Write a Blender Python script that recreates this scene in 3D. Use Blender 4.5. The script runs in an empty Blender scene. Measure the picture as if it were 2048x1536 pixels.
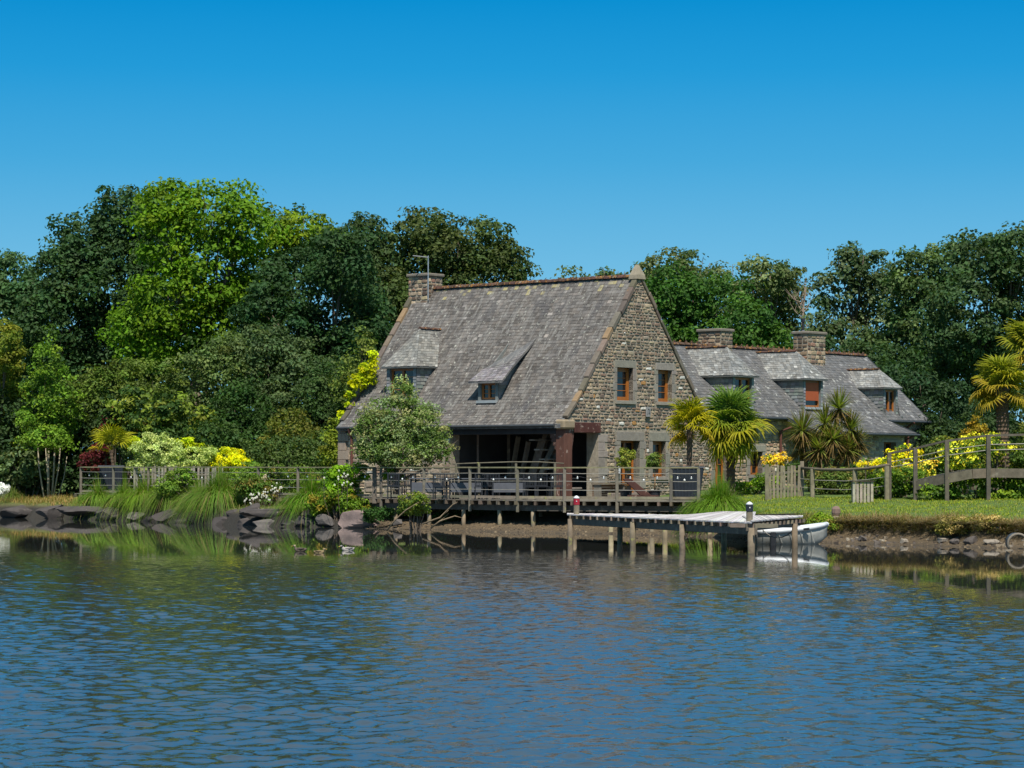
import bpy, math, random
import numpy as np
from mathutils import Vector, Matrix

sc = bpy.context.scene
# ------------------------------------------------------------------ camera
EYE = 2.3            # eye height over the water (water surface is z = 0)
FPX = 5000.0         # focal length in pixels of the 2048 wide photograph
cam_d = bpy.data.cameras.new('camera')
cam_d.sensor_width = 36.0
cam_d.lens = FPX / 2048.0 * 36.0
cam_d.shift_y = (930 - 768) / 2048.0
cam_d.clip_start = 0.5
cam_d.clip_end = 6000
cam = bpy.data.objects.new('camera', cam_d)
cam.location = (0, 0, EYE)
cam.rotation_euler = (math.radians(90), 0, 0)
sc.collection.objects.link(cam)
sc.camera = cam
# ------------------------------------------------------------------ sun and sky
SUN_EL = 58.0
SUN_DIR = Vector((0.10, -0.99, 0)).normalized()      # horizontal direction towards the sun
sun_vec = Vector((SUN_DIR.x * math.cos(math.radians(SUN_EL)), SUN_DIR.y * math.cos(math.radians(SUN_EL)), math.sin(math.radians(SUN_EL))))
sd = bpy.data.lights.new('sun', 'SUN')
sd.energy = 5.0
sd.angle = math.radians(0.5)
sd.color = (1.0, 0.95, 0.86)
so = bpy.data.objects.new('sun', sd)
so.rotation_euler = sun_vec.to_track_quat('Z', 'Y').to_euler()
so.location = (0, 0, 60)
sc.collection.objects.link(so)
world = bpy.data.worlds.new("World")
sc.world = world
world.use_nodes = True
wn = world.node_tree.nodes; wl = world.node_tree.links
wn.clear()
sky = wn.new('ShaderNodeTexSky'); sky.sky_type = 'NISHITA'; sky.sun_disc = False
sky.sun_elevation = math.radians(SUN_EL)
sky.sun_rotation = math.atan2(sun_vec.x, sun_vec.y)
sky.air_density = 1.0; sky.dust_density = 0.3; sky.ozone_density = 2.0
tc = wn.new('ShaderNodeTexCoord'); sep = wn.new('ShaderNodeSeparateXYZ')
wl.new(tc.outputs['Generated'], sep.inputs[0])
ramp = wn.new('ShaderNodeValToRGB'); ramp.color_ramp.interpolation = 'LINEAR'
SKYRAMP = [(0.0, (0.30, 0.62, 0.82)), (0.07, (0.185, 0.535, 0.80)), (0.12, (0.065, 0.41, 0.75)), (0.155, (0.018, 0.34, 0.72)), (0.19, (0.0, 0.275, 0.66)), (0.25, (0.06, 0.33, 0.67)), (0.34, (0.19, 0.41, 0.65)), (0.5, (0.20, 0.38, 0.58)), (1.0, (0.16, 0.23, 0.34))]
cr = ramp.color_ramp
while len(cr.elements) < len(SKYRAMP): cr.elements.new(0.5)
for e, (p, c) in zip(cr.elements, SKYRAMP):
    e.position = p; e.color = (c[0], c[1], c[2], 1)
wl.new(sep.outputs[2], ramp.inputs[0])
# the physical sky gives the level, the ramp its deep clear-day blue
bw = wn.new('ShaderNodeRGBToBW'); wl.new(sky.outputs[0], bw.inputs[0])
lv = wn.new('ShaderNodeMath'); lv.operation = 'MULTIPLY_ADD'; wl.new(bw.outputs[0], lv.inputs[0]); lv.inputs[1].default_value = 0.06; lv.inputs[2].default_value = 7.8
mx = wn.new('ShaderNodeVectorMath'); mx.operation = 'SCALE'
wl.new(ramp.outputs[0], mx.inputs[0]); wl.new(lv.outputs[0], mx.inputs['Scale'])
bg = wn.new('ShaderNodeBackground'); bg.inputs[1].default_value = 0.1
wl.new(mx.outputs[0], bg.inputs[0])
wo = wn.new('ShaderNodeOutputWorld'); wl.new(bg.outputs[0], wo.inputs[0])
sc.view_settings.view_transform = 'Standard'
sc.view_settings.look = 'None'
sc.view_settings.exposure = 0.25
sc.view_settings.gamma = 1.0
sc.view_settings.use_curve_mapping = False
sc.render.engine = 'CYCLES'
sc.cycles.max_bounces = 6
sc.cycles.diffuse_bounces = 2
sc.cycles.glossy_bounces = 3
sc.cycles.transmission_bounces = 3
sc.cycles.transparent_max_bounces = 6
sc.cycles.use_denoising = True

rnd = random.Random(7)
rng = np.random.default_rng(11)

# ------------------------------------------------------------------ places
def XP(x, Y): return (x - 1024.0) * Y / FPX
def ZP(y, Y): return EYE + (930.0 - y) * Y / FPX
def PX(x, y, Y): return np.array((XP(x, Y), Y, ZP(y, Y)))
B50 = math.radians(50)
GV = np.array((math.cos(B50), math.sin(B50), 0.0))     # along the gable wall, away from the eave corner
MV = np.array((-math.sin(B50), math.cos(B50), 0.0))    # along the main ridge, away from the camera
C0 = np.array((1.95, 92.0, 0.0))
def W(v, u, z):                                        # house frame -> world
    return C0 + GV * v + MV * u + np.array((0, 0, z))

SHX = [-150, -40, -22.5, -14.8, -9.85, -5.96, -2.2, -0.4, 3.66, 5.87, 8.97, 13.8, 20, 30, 60, 150]
SHY = [150, 122, 110, 102, 94.5, 91.5, 88.0, 85.8, 83.0, 80.4, 74.4, 68.8, 62, 55, 45, 40]
def shore(x): return np.interp(x, SHX, SHY)
def smooth(t): t = np.clip(t, 0, 1); return t * t * (3 - 2 * t)
def fbm(x, y, s=1.0, seed=0):
    o = 0
    for i in range(4):
        f = s * 2 ** i
        a = 1.7 * i + seed
        o = o + np.sin(x * f * 1.3 + a + 1.3 * np.sin(y * f * .9 + a * 2.1)) * np.cos(y * f * 1.1 - a + 1.1 * np.sin(x * f * .8 + a)) / 2 ** i
    return o / 1.9
def ground(x, y):
    x = np.asarray(x, float); y = np.asarray(y, float)
    d = y - shore(x) + 0.55 * fbm(x, y * .2, 1.1, 3) + .30 * fbm(x, y * .3, 3.3, 1)
    zl = np.interp(d, [-14, -3, 0, .3, 1.2, 3, 14, 40], [-2.5, -.9, 0, .3, .62, .75, 1.15, 1.6])
    zm = np.interp(d, [-14, -3, 0, 2, 4, 8, 12, 40], [-2.5, -.7, 0, .22, .42, .95, 1.02, 1.6])
    zr = np.interp(d, [-14, -3, 0, 1.2, 1.7, 2.0, 5.0, 15, 24, 50], [-2.5, -.6, 0, .16, .24, .56, .78, 1.15, 1.35, 1.6])
    a = smooth((x + 7.5) / 3.0); b = smooth((x - 5.0) / 2.5)
    z = zl * (1 - a) + zm * a * (1 - b) + zr * b
    n = fbm(x, y, 1.6, 5) * .03 + fbm(x, y, 5, 9) * .012
    return z + n * smooth((d + 1) / 2) * (1 - smooth((z - 1.3) / .2) * .5)
def gz(x, y): return float(ground(x, y))

# ------------------------------------------------------------------ materials
def new_mat(name):
    m = bpy.data.materials.new(name); m.use_nodes = True
    nt = m.node_tree; nt.nodes.clear()
    out = nt.nodes.new('ShaderNodeOutputMaterial')
    return m, nt, out
def N(nt, t, **kw):
    n = nt.nodes.new(t)
    for k, v in kw.items():
        if isinstance(v, bpy.types.NodeSocket): nt.links.new(v, n.inputs[k])
        elif k.startswith('i_'): n.inputs[int(k[2:])].default_value = v
        else: setattr(n, k, v)
    return n
def noise(nt, scale, detail=4, rough=.6, stretch=(1, 1, 1), kind='Object'):
    t = nt.nodes.new('ShaderNodeTexCoord'); mp = nt.nodes.new('ShaderNodeMapping')
    mp.inputs['Scale'].default_value = stretch
    nt.links.new(t.outputs[kind], mp.inputs[0])
    n = nt.nodes.new('ShaderNodeTexNoise'); n.inputs['Scale'].default_value = scale
    n.inputs['Detail'].default_value = detail; n.inputs['Roughness'].default_value = rough
    nt.links.new(mp.outputs[0], n.inputs['Vector'])
    return n
def ramp_node(nt, sock, stops):
    r = nt.nodes.new('ShaderNodeValToRGB'); e = r.color_ramp.elements
    while len(e) < len(stops): e.new(.5)
    for q, (p, c) in zip(e, stops):
        q.position = p; q.color = (c[0], c[1], c[2], 1) if not np.isscalar(c) else (c, c, c, 1)
    nt.links.new(sock, r.inputs[0]); return r
def mul(nt, a, b, fac=1.0, mode='MULTIPLY'):
    m = nt.nodes.new('ShaderNodeMix'); m.data_type = 'RGBA'; m.blend_type = mode
    m.inputs[0].default_value = fac if np.isscalar(fac) else 1
    if not np.isscalar(fac): nt.links.new(fac, m.inputs[0])
    for i, s in ((6, a), (7, b)):
        if isinstance(s, tuple): m.inputs[i].default_value = (s[0], s[1], s[2], 1)
        else: nt.links.new(s, m.inputs[i])
    return m.outputs[2]
def surf(name, col, rough=.8, var=.35, scale=3.0, stretch=(1, 1, 1), bump=.0, bscale=None, blotch=None, spec=.3, metal=0):
    """tinted surface with noise variation, optional blotches of a second colour and fine relief"""
    m, nt, out = new_mat(name)
    at = nt.nodes.new('ShaderNodeAttribute'); at.attribute_name = 'tint'
    n = noise(nt, scale, 6, .65, stretch)
    r = ramp_node(nt, n.outputs[0], [(.25, 1 - var), (.5, 1.0), (.75, 1 + var)])
    c = mul(nt, at.outputs[0], tuple(col))
    c = mul(nt, c, r.outputs[0])
    for b in (blotch or []):
        bc, bs, lo, hi = b[:4]
        n2 = noise(nt, bs, 5, .6, b[4] if len(b) > 4 else (1, 1, 1))
        f = ramp_node(nt, n2.outputs[0], [(lo, 0.0), (hi, 1.0)])
        c = mul(nt, c, bc, f.outputs[0], 'MIX')
    p = nt.nodes.new('ShaderNodeBsdfPrincipled')
    p.inputs['Roughness'].default_value = rough
    p.inputs['Specular IOR Level'].default_value = spec
    p.inputs['Metallic'].default_value = metal
    nt.links.new(c, p.inputs['Base Color'])
    if bump:
        nb = noise(nt, bscale or scale * 4, 5, .7, stretch)
        bp = nt.nodes.new('ShaderNodeBump'); bp.inputs['Strength'].default_value = 1; bp.inputs['Distance'].default_value = bump
        nt.links.new(nb.outputs[0], bp.inputs['Height']); nt.links.new(bp.outputs[0], p.inputs['Normal'])
    nt.links.new(p.outputs[0], out.inputs[0])
    return m
def leafmat(name, trans=.35, rough=.55, spec=.25):
    m, nt, out = new_mat(name)
    at = nt.nodes.new('ShaderNodeAttribute'); at.attribute_name = 'tint'
    p = nt.nodes.new('ShaderNodeBsdfPrincipled'); p.inputs['Roughness'].default_value = rough
    p.inputs['Specular IOR Level'].default_value = spec * .6
    nt.links.new(at.outputs[0], p.inputs['Base Color'])
    t = nt.nodes.new('ShaderNodeBsdfTranslucent')
    c = mul(nt, at.outputs[0], (1.15, 1.25, .5)); nt.links.new(c, t.inputs[0])
    ms = nt.nodes.new('ShaderNodeMixShader'); ms.inputs[0].default_value = trans
    nt.links.new(p.outputs[0], ms.inputs[1]); nt.links.new(t.outputs[0], ms.inputs[2])
    nt.links.new(ms.outputs[0], out.inputs[0])
    return m
M = {}
LEAFGAIN = np.array((1.65, 1.65, 1.2))
M['leaf'] = leafmat('leaf')
M['petal'] = leafmat('petal', .25, .6, .2)
M['blade'] = leafmat('grass_blade', .3, .5, .3)
M['bark'] = surf('bark', (.13, .10, .075), .9, .5, 4, (1, 1, .3), .02, 12)
M['birch'] = surf('pale_bark', (.36, .31, .21), .8, .3, 5, (1, 1, .5), .005, 20, [((.12, .10, .08), 9, .62, .68)])
M['stone'] = surf('rubble_stone', (1, 1, 1), .9, .28, 7, (1, 1, 1), .012, 30, [((.42, .40, .33), 5, .64, .74), ((.30, .16, .04), 2.3, .70, .78)])
M['mortar'] = surf('mortar', (.30, .26, .20), .95, .4, 5, (1, 1, 1), .02, 25)
M['granite'] = surf('dressed_granite', (.25, .225, .19), .9, .25, 6, (1, 1, 1), .006, 40, [((.17, .16, .14), 3, .60, .72), ((.35, .20, .06), 3.5, .68, .76)])
M['slate'] = surf('roof_slate', (1, 1, 1), .8, .35, 1.1, (1, 1, 1), .006, 22, [((.20, .19, .175), 3.0, .50, .68, (.35, 2.2, .35)), ((.085, .08, .08), 1.2, .54, .70, (.5, 1.6, .5)), ((.40, .40, .34), 9, .60, .70)], .25)
M['slate_wing'] = surf('wing_roof_slate', (1, 1, 1), .75, .3, 1.3, (1, 1, 1), .006, 22, [((.42, .42, .38), 3.2, .60, .70), ((.46, .45, .36), 11, .64, .70)], .45)
M['clad'] = surf('cheek_slate', (.17, .18, .17), .7, .3, 4, (1, 1, 2), .006, 20, None, .4)
M['clay'] = surf('ridge_clay', (.085, .05, .038), .85, .4, 6, (1, 1, 1), .01, 25, [((.30, .15, .04), 7, .54, .62), ((.40, .38, .28), 9, .62, .70)])
M['oldwood'] = surf('weathered_wood', (.18, .16, .13), .85, .35, 5, (1, 1, 1), .006, 30, [((.30, .30, .10), 3.5, .60, .72), ((.10, .09, .075), 4, .63, .75)])
M['darkwood'] = surf('dark_wet_wood', (.10, .088, .072), .8, .4, 5, (1, 1, 1), .006, 30, [((.24, .21, .16), 3.2, .6, .72)])
M['dockwood'] = surf('bleached_planks', (.52, .50, .49), .8, .25, 4, (1, 1, 1), .004, 30, [((.22, .17, .15), 2.2, .60, .70)])
M['redwood'] = surf('red_brown_timber', (.085, .045, .035), .75, .4, 3, (1, 1, .4), .008, 20, [((.36, .27, .22), 5, .60, .70)])
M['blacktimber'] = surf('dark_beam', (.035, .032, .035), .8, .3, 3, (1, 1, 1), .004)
M['frame'] = surf('orange_stained_wood', (.36, .12, .02), .45, .2, 6, (1, 1, .4), .002, 20, None, .5)
M['brownframe'] = surf('brown_stained_wood', (.17, .06, .022), .5, .2, 6)
M['blind'] = surf('rust_blind', (.36, .085, .03), .7, .1, 4)
M['zinc'] = surf('zinc', (.30, .33, .34), .5, .15, 5)
M['gutter'] = surf('dark_gutter', (.05, .055, .06), .5, .2, 4)
M['redpipe'] = surf('rust_pipe', (.12, .045, .035), .6, .3, 4)
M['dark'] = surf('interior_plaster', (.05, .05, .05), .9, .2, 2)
M['paint_b'] = surf('black_enamel', (.025, .027, .032), .45, .2, 6)
M['panelgrey'] = surf('grey_panel', (.10, .105, .12), .5, .2, 3)
M['planter'] = surf('anthracite_planter', (.022, .027, .036), .5, .2, 4, (1, 1, 1), .003, 20)
M['rock'] = surf('shore_rock', (1, 1, 1), .85, .35, 1.6, (1, 1, 1), .03, 6, [((.07, .06, .055), 1.6, .58, .68), ((.36, .33, .25), 4, .66, .74)])
M['white'] = surf('white_plastic', (.62, .64, .65), .35, .08, 3, (1, 1, 1), 0, None, None, .5)
M['hullgrey'] = surf('scuffed_hull', (.34, .34, .31), .5, .3, 3, (1, 1, 1), .002, 20)
M['metal'] = surf('galvanised_metal', (.45, .46, .47), .4, .15, 5, (1, 1, 1), 0, None, None, .5, .6)
M['wire'] = surf('wire', (.28, .26, .22), .6, .2, 5)
M['red'] = surf('red_band', (.30, .015, .03), .5, .1, 5)
M['sign'] = surf('sign_board', (.26, .26, .26), .6, .2, 12)
M['bulb'] = surf('white_bulb', (.85, .85, .80), .25, .03, 3, (1, 1, 1), 0, None, None, .6)
M['duck'] = surf('duck_plumage', (1, 1, 1), .7, .3, 30)
M['palmtrunk'] = surf('palm_fibre', (.11, .075, .05), .95, .5, 14, (1, 1, .5), .03, 22)
M['pot'] = surf('dark_pot', (.03, .035, .042), .5, .2, 4)
gl, nt, out = new_mat('window_glass')
p = nt.nodes.new('ShaderNodeBsdfPrincipled'); p.inputs['Base Color'].default_value = (.012, .014, .016, 1)
p.inputs['Roughness'].default_value = .06; p.inputs['Specular IOR Level'].default_value = .6
nt.links.new(p.outputs[0], out.inputs[0]); M['glass'] = gl

# ------------------------------------------------------------------ object helpers
COL = sc.collection
def tag(o, label=None, cat=None, group=None, kind=None):
    if label: o['label'] = label
    if cat: o['category'] = cat
    if group: o['group'] = group
    if kind: o['kind'] = kind
    return o
def empty(name, loc, rz=0.0, label=None, cat=None, group=None):
    o = bpy.data.objects.new(name, None); COL.objects.link(o)
    o.location = Vector([float(c) for c in loc]); o.rotation_euler = (0, 0, rz)
    o.empty_display_size = .2
    tag(o, label, cat, group)
    MATS[o.name] = Matrix.Translation(o.location) @ Matrix.Rotation(rz, 4, 'Z')
    return o
MATS = {}
def world_of(o):
    if o is None: return Matrix.Identity(4)
    return MATS[o.name]
def raw_mesh(name, V, faces, tint=None, sizes=None, smooth_=False):
    """V (n,3); faces: (k,3|4) array, or flat loops with sizes; tint: per face rgb"""
    me = bpy.data.meshes.new(name)
    V = np.asarray(V, np.float32)
    if sizes is None:
        faces = np.asarray(faces, np.int32); k, w = faces.shape
        loops = faces.ravel(); sizes = np.full(k, w, np.int32)
    else:
        loops = np.asarray(faces, np.int32); sizes = np.asarray(sizes, np.int32); k = len(sizes)
    me.vertices.add(len(V)); me.vertices.foreach_set('co', V.ravel())
    me.loops.add(len(loops)); me.loops.foreach_set('vertex_index', loops)
    me.polygons.add(k)
    st = np.zeros(k, np.int32); st[1:] = np.cumsum(sizes)[:-1]
    me.polygons.foreach_set('loop_start', st)
    me.polygons.foreach_set('use_smooth', np.full(k, bool(smooth_)))
    a = me.attributes.new('tint', 'FLOAT_COLOR', 'FACE')
    t = np.ones((k, 4), np.float32)
    if tint is not None: t[:, :3] = tint
    a.data.foreach_set('color', t.ravel())
    me.update(calc_edges=True)
    return me
def link(name, me, mat, parent=None, base=None):
    me.materials.append(mat)
    o = bpy.data.objects.new(name, me); COL.objects.link(o)
    if parent is not None:
        o.parent = parent; MATS[o.name] = MATS[parent.name]
    else:
        MATS[o.name] = Matrix.Translation(Vector(base) if base is not None else Vector((0, 0, 0)))
        if base is not None: o.location = base
    return o
def localise(V, parent, base):
    V = np.asarray(V, float).reshape(-1, 3)
    if parent is not None:
        mi = np.array(MATS[parent.name].inverted())
        return V @ mi[:3, :3].T + mi[:3, 3]
    if base is not None: return V - np.array(base)
    return V
class MB:
    """collects faces in world coordinates; build() makes ONE mesh object of them"""
    def __init__(s): s.v = []; s.l = []; s.n = []; s.t = []
    def add(s, vs, fs, tint=(1, 1, 1)):
        b = len(s.v); s.v.extend([tuple(map(float, p)) for p in vs])
        for f in fs:
            s.l.extend([b + i for i in f]); s.n.append(len(f)); s.t.append(tint)
    def hexa(s, P, tint=(1, 1, 1)):          # P: 4 bottom then 4 top points
        s.add(P, [(0, 3, 2, 1), (4, 5, 6, 7), (0, 1, 5, 4), (1, 2, 6, 5), (2, 3, 7, 6), (3, 0, 4, 7)], tint)
    def box(s, c, a, b, h, la, lb, lh, tint=(1, 1, 1)):   # centre, three axes, full lengths
        c = np.asarray(c, float); a = np.asarray(a, float) * la / 2; b = np.asarray(b, float) * lb / 2; h = np.asarray(h, float) * lh / 2
        s.hexa([c - a - b - h, c + a - b - h, c + a + b - h, c - a + b - h, c - a - b + h, c + a - b + h, c + a + b + h, c - a + b + h], tint)
    def hbox(s, v0, v1, u0, u1, z0, z1, tint=(1, 1, 1)):  # box in the house frame
        s.hexa([W(v0, u0, z0), W(v1, u0, z0), W(v1, u1, z0), W(v0, u1, z0), W(v0, u0, z1), W(v1, u0, z1), W(v1, u1, z1), W(v0, u1, z1)], tint)
    def beam(s, p, q, w, h, tint=(1, 1, 1), up=(0, 0, 1)):
        p = np.asarray(p, float); q = np.asarray(q, float); d = q - p; L = np.linalg.norm(d); d = d / L
        up = np.asarray(up, float)
        if abs(np.dot(d, up)) > .97: up = np.array((0, 1, 0.))
        sd_ = np.cross(d, up); sd_ /= np.linalg.norm(sd_); u2 = np.cross(sd_, d)
        s.box((p + q) / 2, d, sd_, u2, L, w, h, tint)
    def tube(s, pts, rad, sides=8, tint=(1, 1, 1), cap=True, flat=1.0):
        pts = [np.asarray(p, float) for p in pts]; n = len(pts)
        if np.isscalar(rad): rad = [rad] * n
        b = len(s.v); prev = None
        for i in range(n):
            d = pts[min(i + 1, n - 1)] - pts[max(i - 1, 0)]; d /= (np.linalg.norm(d) + 1e-9)
            ref = prev if prev is not None else (np.array((0, 0, 1.)) if abs(d[2]) < .9 else np.array((1., 0, 0)))
            a = ref - d * np.dot(ref, d); a /= (np.linalg.norm(a) + 1e-9); c = np.cross(d, a); prev = a
            for k in range(sides):
                t = 2 * math.pi * k / sides
                s.v.append(tuple(pts[i] + (a * math.cos(t) + c * math.sin(t) * flat) * rad[i]))
        for i in range(n - 1):
            for k in range(sides):
                k2 = (k + 1) % sides
                s.l.extend([b + i * sides + k, b + i * sides + k2, b + (i + 1) * sides + k2, b + (i + 1) * sides + k]); s.n.append(4); s.t.append(tint)
        if cap:
            s.l.extend([b + k for k in reversed(range(sides))]); s.n.append(sides); s.t.append(tint)
            s.l.extend([b + (n - 1) * sides + k for k in range(sides)]); s.n.append(sides); s.t.append(tint)
    def lathe(s, c, prof, sides=16, tint=(1, 1, 1)):      # prof: (radius, z) from bottom to top
        s.tube([np.asarray(c, float) + np.array((0, 0, z)) for r, z in prof], [max(r, .001) for r, z in prof], sides, tint)
    def build(s, name, mat, parent=None, base=None, smooth_=False, bevel=0):
        V = localise(s.v, parent, base)
        me = raw_mesh(name, V, s.l, np.array(s.t, float).reshape(-1, 3), s.n, smooth_)
        o = link(name, me, mat if not isinstance(mat, str) else M[mat], parent, base)
        if bevel:
            b = o.modifiers.new('bevel', 'BEVEL'); b.width = bevel; b.segments = 1; b.limit_method = 'ANGLE'
        return o
def jit(c, k, r=rnd):
    f = 1 + r.uniform(-k, k)
    return tuple(x * f * (1 + r.uniform(-k * .25, k * .25)) for x in c)

# ------------------------------------------------------------------ foliage
def leaf_quads(C, Nn, size, aspect=.62):
    """one diamond leaf at every centre"""
    n = len(C)
    r = rng.normal(size=(n, 3)); t = r - Nn * np.sum(r * Nn, 1, keepdims=True)
    t /= np.linalg.norm(t, axis=1, keepdims=True) + 1e-9; b = np.cross(Nn, t)
    s = (size * rng.uniform(.65, 1.25, (n, 1)))
    fold = Nn * s * .12
    V = np.stack([C - t * s * .5, C + b * s * aspect * .5 + fold, C + t * s * .5, C - b * s * aspect * .5 + fold], 1).reshape(-1, 3)
    return V, np.arange(4 * n).reshape(-1, 4)
def crown_points(lobes, n_clump, clump_r, per, backw=.45, core=.62, up=.35, lowkeep=1.0):
    """lobes: (centre xyz, radii xyz). returns centres, normals, clump ids"""
    c = np.array([l[0] for l in lobes], float); R = np.array([l[1] for l in lobes], float)
    area = R[:, 0] * R[:, 2] + R[:, 1] * R[:, 2]; pr = area / area.sum()
    CC = []; k = 0
    while len(CC) < n_clump and k < 60:
        k += 1
        m = n_clump
        i = rng.choice(len(lobes), m, p=pr)
        d = rng.normal(size=(m, 3)); d /= np.linalg.norm(d, axis=1, keepdims=True)
        bump_ = .13 * np.sin(d[:, 0] * 5.3 + i * 1.7) * np.sin(d[:, 2] * 6.1 + i) + .09 * np.sin(d[:, 0] * 11 + d[:, 2] * 7 + i * 2.3)
        rr = (1 + bump_) * (1.04 - (1.04 - core) * rng.random(m) ** 1.3)
        p = c[i] + d * R[i] * rr[:, None]
        keep = (d[:, 1] < .25) | (rng.random(m) < backw)
        q = (p[:, None, :] - c[None]) / R[None]; q = np.linalg.norm(q, axis=2)
        q[np.arange(m), i] = 9
        keep &= (q.min(1) > .55) | (rng.random(m) < .15)
        q3 = p / clump_r * .62
        vn = np.sin(q3[:, 0] * 1.1 + 1.3 * np.sin(q3[:, 2] * .9)) + np.sin(q3[:, 2] * 1.3 + 1.1 * np.sin(q3[:, 0] * .8 + q3[:, 1])) + .5 * np.sin(q3[:, 1] * 1.2)
        keep &= (vn > -.35) | (rr < .84) | (rng.random(m) < .22)
        keep &= (d[:, 2] > -.55) | (rng.random(m) < lowkeep)
        for a, b_ in zip(p[keep], d[keep]): CC.append((a, b_))
    CC = CC[:n_clump]
    P = np.array([x[0] for x in CC]); D = np.array([x[1] for x in CC]); nC = len(P)
    cr_ = clump_r * rng.uniform(.55, 1.3, nC)
    idx = np.repeat(np.arange(nC), per)
    d = rng.normal(size=(len(idx), 3)); d += D[idx] * .5; d[:, 2] += up
    d /= np.linalg.norm(d, axis=1, keepdims=True)
    r = rng.random(len(idx)) ** .45
    pos = P[idx] + d * (cr_[idx] * r)[:, None] * np.array((1.15, 1.15, .7))
    nn = d * .8 + rng.normal(size=d.shape) * .45; nn[:, 2] += .35
    nn /= np.linalg.norm(nn, axis=1, keepdims=True)
    return pos, nn, idx, nC
def foliage(name, lobes, tint, parent, n_clump, clump_r, per, leaf, mat='leaf', tint2=None, frac2=0.0, var=.28, kind=None, base=None, backw=.45, core=.62, up=.35, aspect=.68, leafvar=.2, hue=.12):
    pos, nn, idx, nC = crown_points(lobes, n_clump, clump_r, per, backw, core, up)
    V, F = leaf_quads(pos, nn, leaf, aspect)
    t = np.array(tint, float) * LEAFGAIN
    cl = t[None] * (1 + rng.uniform(-var, var, (nC, 1))) * (1 + np.stack([rng.uniform(-hue, hue * 1.6, nC), rng.uniform(-hue * .3, hue * .3, nC), rng.uniform(-hue, hue, nC)], 1))
    if tint2 is not None:
        w = (rng.random(nC) < frac2)
        cl[w] = np.array(tint2)[None] * LEAFGAIN * (1 + rng.uniform(-var, var, (w.sum(), 1)))
    tt = np.clip(cl[idx] * (1 + rng.uniform(-leafvar, leafvar, (len(idx), 1))), 0.002, .95)
    me = raw_mesh(name, localise(V, parent, base), F, tt)
    o = link(name, me, M[mat], parent, base)
    if kind: o['kind'] = kind
    return o
def lob(x, y, rx, ry, Y, dy=0.0, depth=None):
    """ellipsoid of foliage from its outline size; radii in metres follow from its distance"""
    YY = Y + dy; s = YY / FPX
    return (PX(x, y, YY), (rx * s, (depth if depth else (rx + ry) * .5 * s), ry * s))
def limbs(mb, base, lobes, r0, tint=(1, 1, 1), fork=.45):
    base = np.asarray(base, float)
    cs = [np.asarray(l[0], float) for l in lobes]
    top = np.mean(cs, 0)
    f = base * (1 - fork) + top * fork; f[:2] = base[:2] * .8 + f[:2] * .2
    mb.tube([base - (0, 0, .3), base * .6 + f * .4 + (rnd.uniform(-.1, .1), 0, 0), f], [r0 * 1.25, r0 * .95, r0 * .75], 9, tint)
    for c_ in cs:
        mid = f * .45 + c_ * .55 + np.array((rnd.uniform(-.3, .3), rnd.uniform(-.3, .3), -.3))
        mb.tube([f, mid, c_], [r0 * .5, r0 * .28, r0 * .10], 6, tint)
        for k in range(3):
            e = c_ + np.array((rnd.uniform(-1, 1), rnd.uniform(-1, .6), rnd.uniform(.1, 1))) * 1.0
            mb.tube([mid, (mid + e) / 2 + (0, 0, .1), e], [r0 * .2, r0 * .12, r0 * .05], 5, tint)
def tree(name, label, cat, Y, L, tint, dens=1.0, leaf=.26, clump=.72, per=54, tx=None, r0=.28, group=None, barkm='bark', **kw):
    lobes = [lob(l[0], l[1], l[2], l[3], Y, (l[4] if len(l) > 4 else rnd.uniform(-2, 2))) for l in L]
    cx = tx if tx is not None else np.mean([l[0] for l in L])
    X = XP(cx, Y); b = (X, Y, gz(X, Y))
    root = empty(name, b, 0, label, cat, group)
    mb = MB(); limbs(mb, b, lobes, r0); mb.build('trunk', barkm, root, smooth_=True)
    A = sum(l[1][0] * l[1][2] for l in lobes) * math.pi
    n = int(A * 4.0 / clump ** 2 * dens)
    foliage('crown', lobes, tint, root, max(n, 12), clump, per, leaf, **kw)
    return root
def bush(name, label, cat, Y, L, tint, dens=1.0, leaf=.13, clump=.32, per=38, group=None, stems=True, **kw):
    lobes = [lob(l[0], l[1], l[2], l[3], Y, (l[4] if len(l) > 4 else rnd.uniform(-.4, .4))) for l in L]
    cx = np.mean([l[0] for l in L]); X = XP(cx, Y); b = (X, Y, gz(X, Y))
    root = empty(name, b, 0, label, cat, group)
    if stems:
        mb = MB()
        for l in lobes:
            for k in range(3):
                q = l[0] + np.array((rnd.uniform(-.5, .5) * l[1][0], rnd.uniform(-.4, .4) * l[1][1], 0))
                p = np.array((b[0] * .6 + q[0] * .4, b[1] * .6 + q[1] * .4, b[2] - .1))
                mb.tube([p, (p + q) / 2 + (rnd.uniform(-.1, .1), 0, 0), q], [.035, .025, .01], 5)
        mb.build('stems', 'bark', root)['kind'] = 'stuff'
    A = sum(l[1][0] * l[1][2] for l in lobes) * math.pi
    n = int(A * 3.0 / clump ** 2 * dens)
    foliage('foliage', lobes, tint, root, max(n, 8), clump, per, leaf, **kw)
    return root
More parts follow.
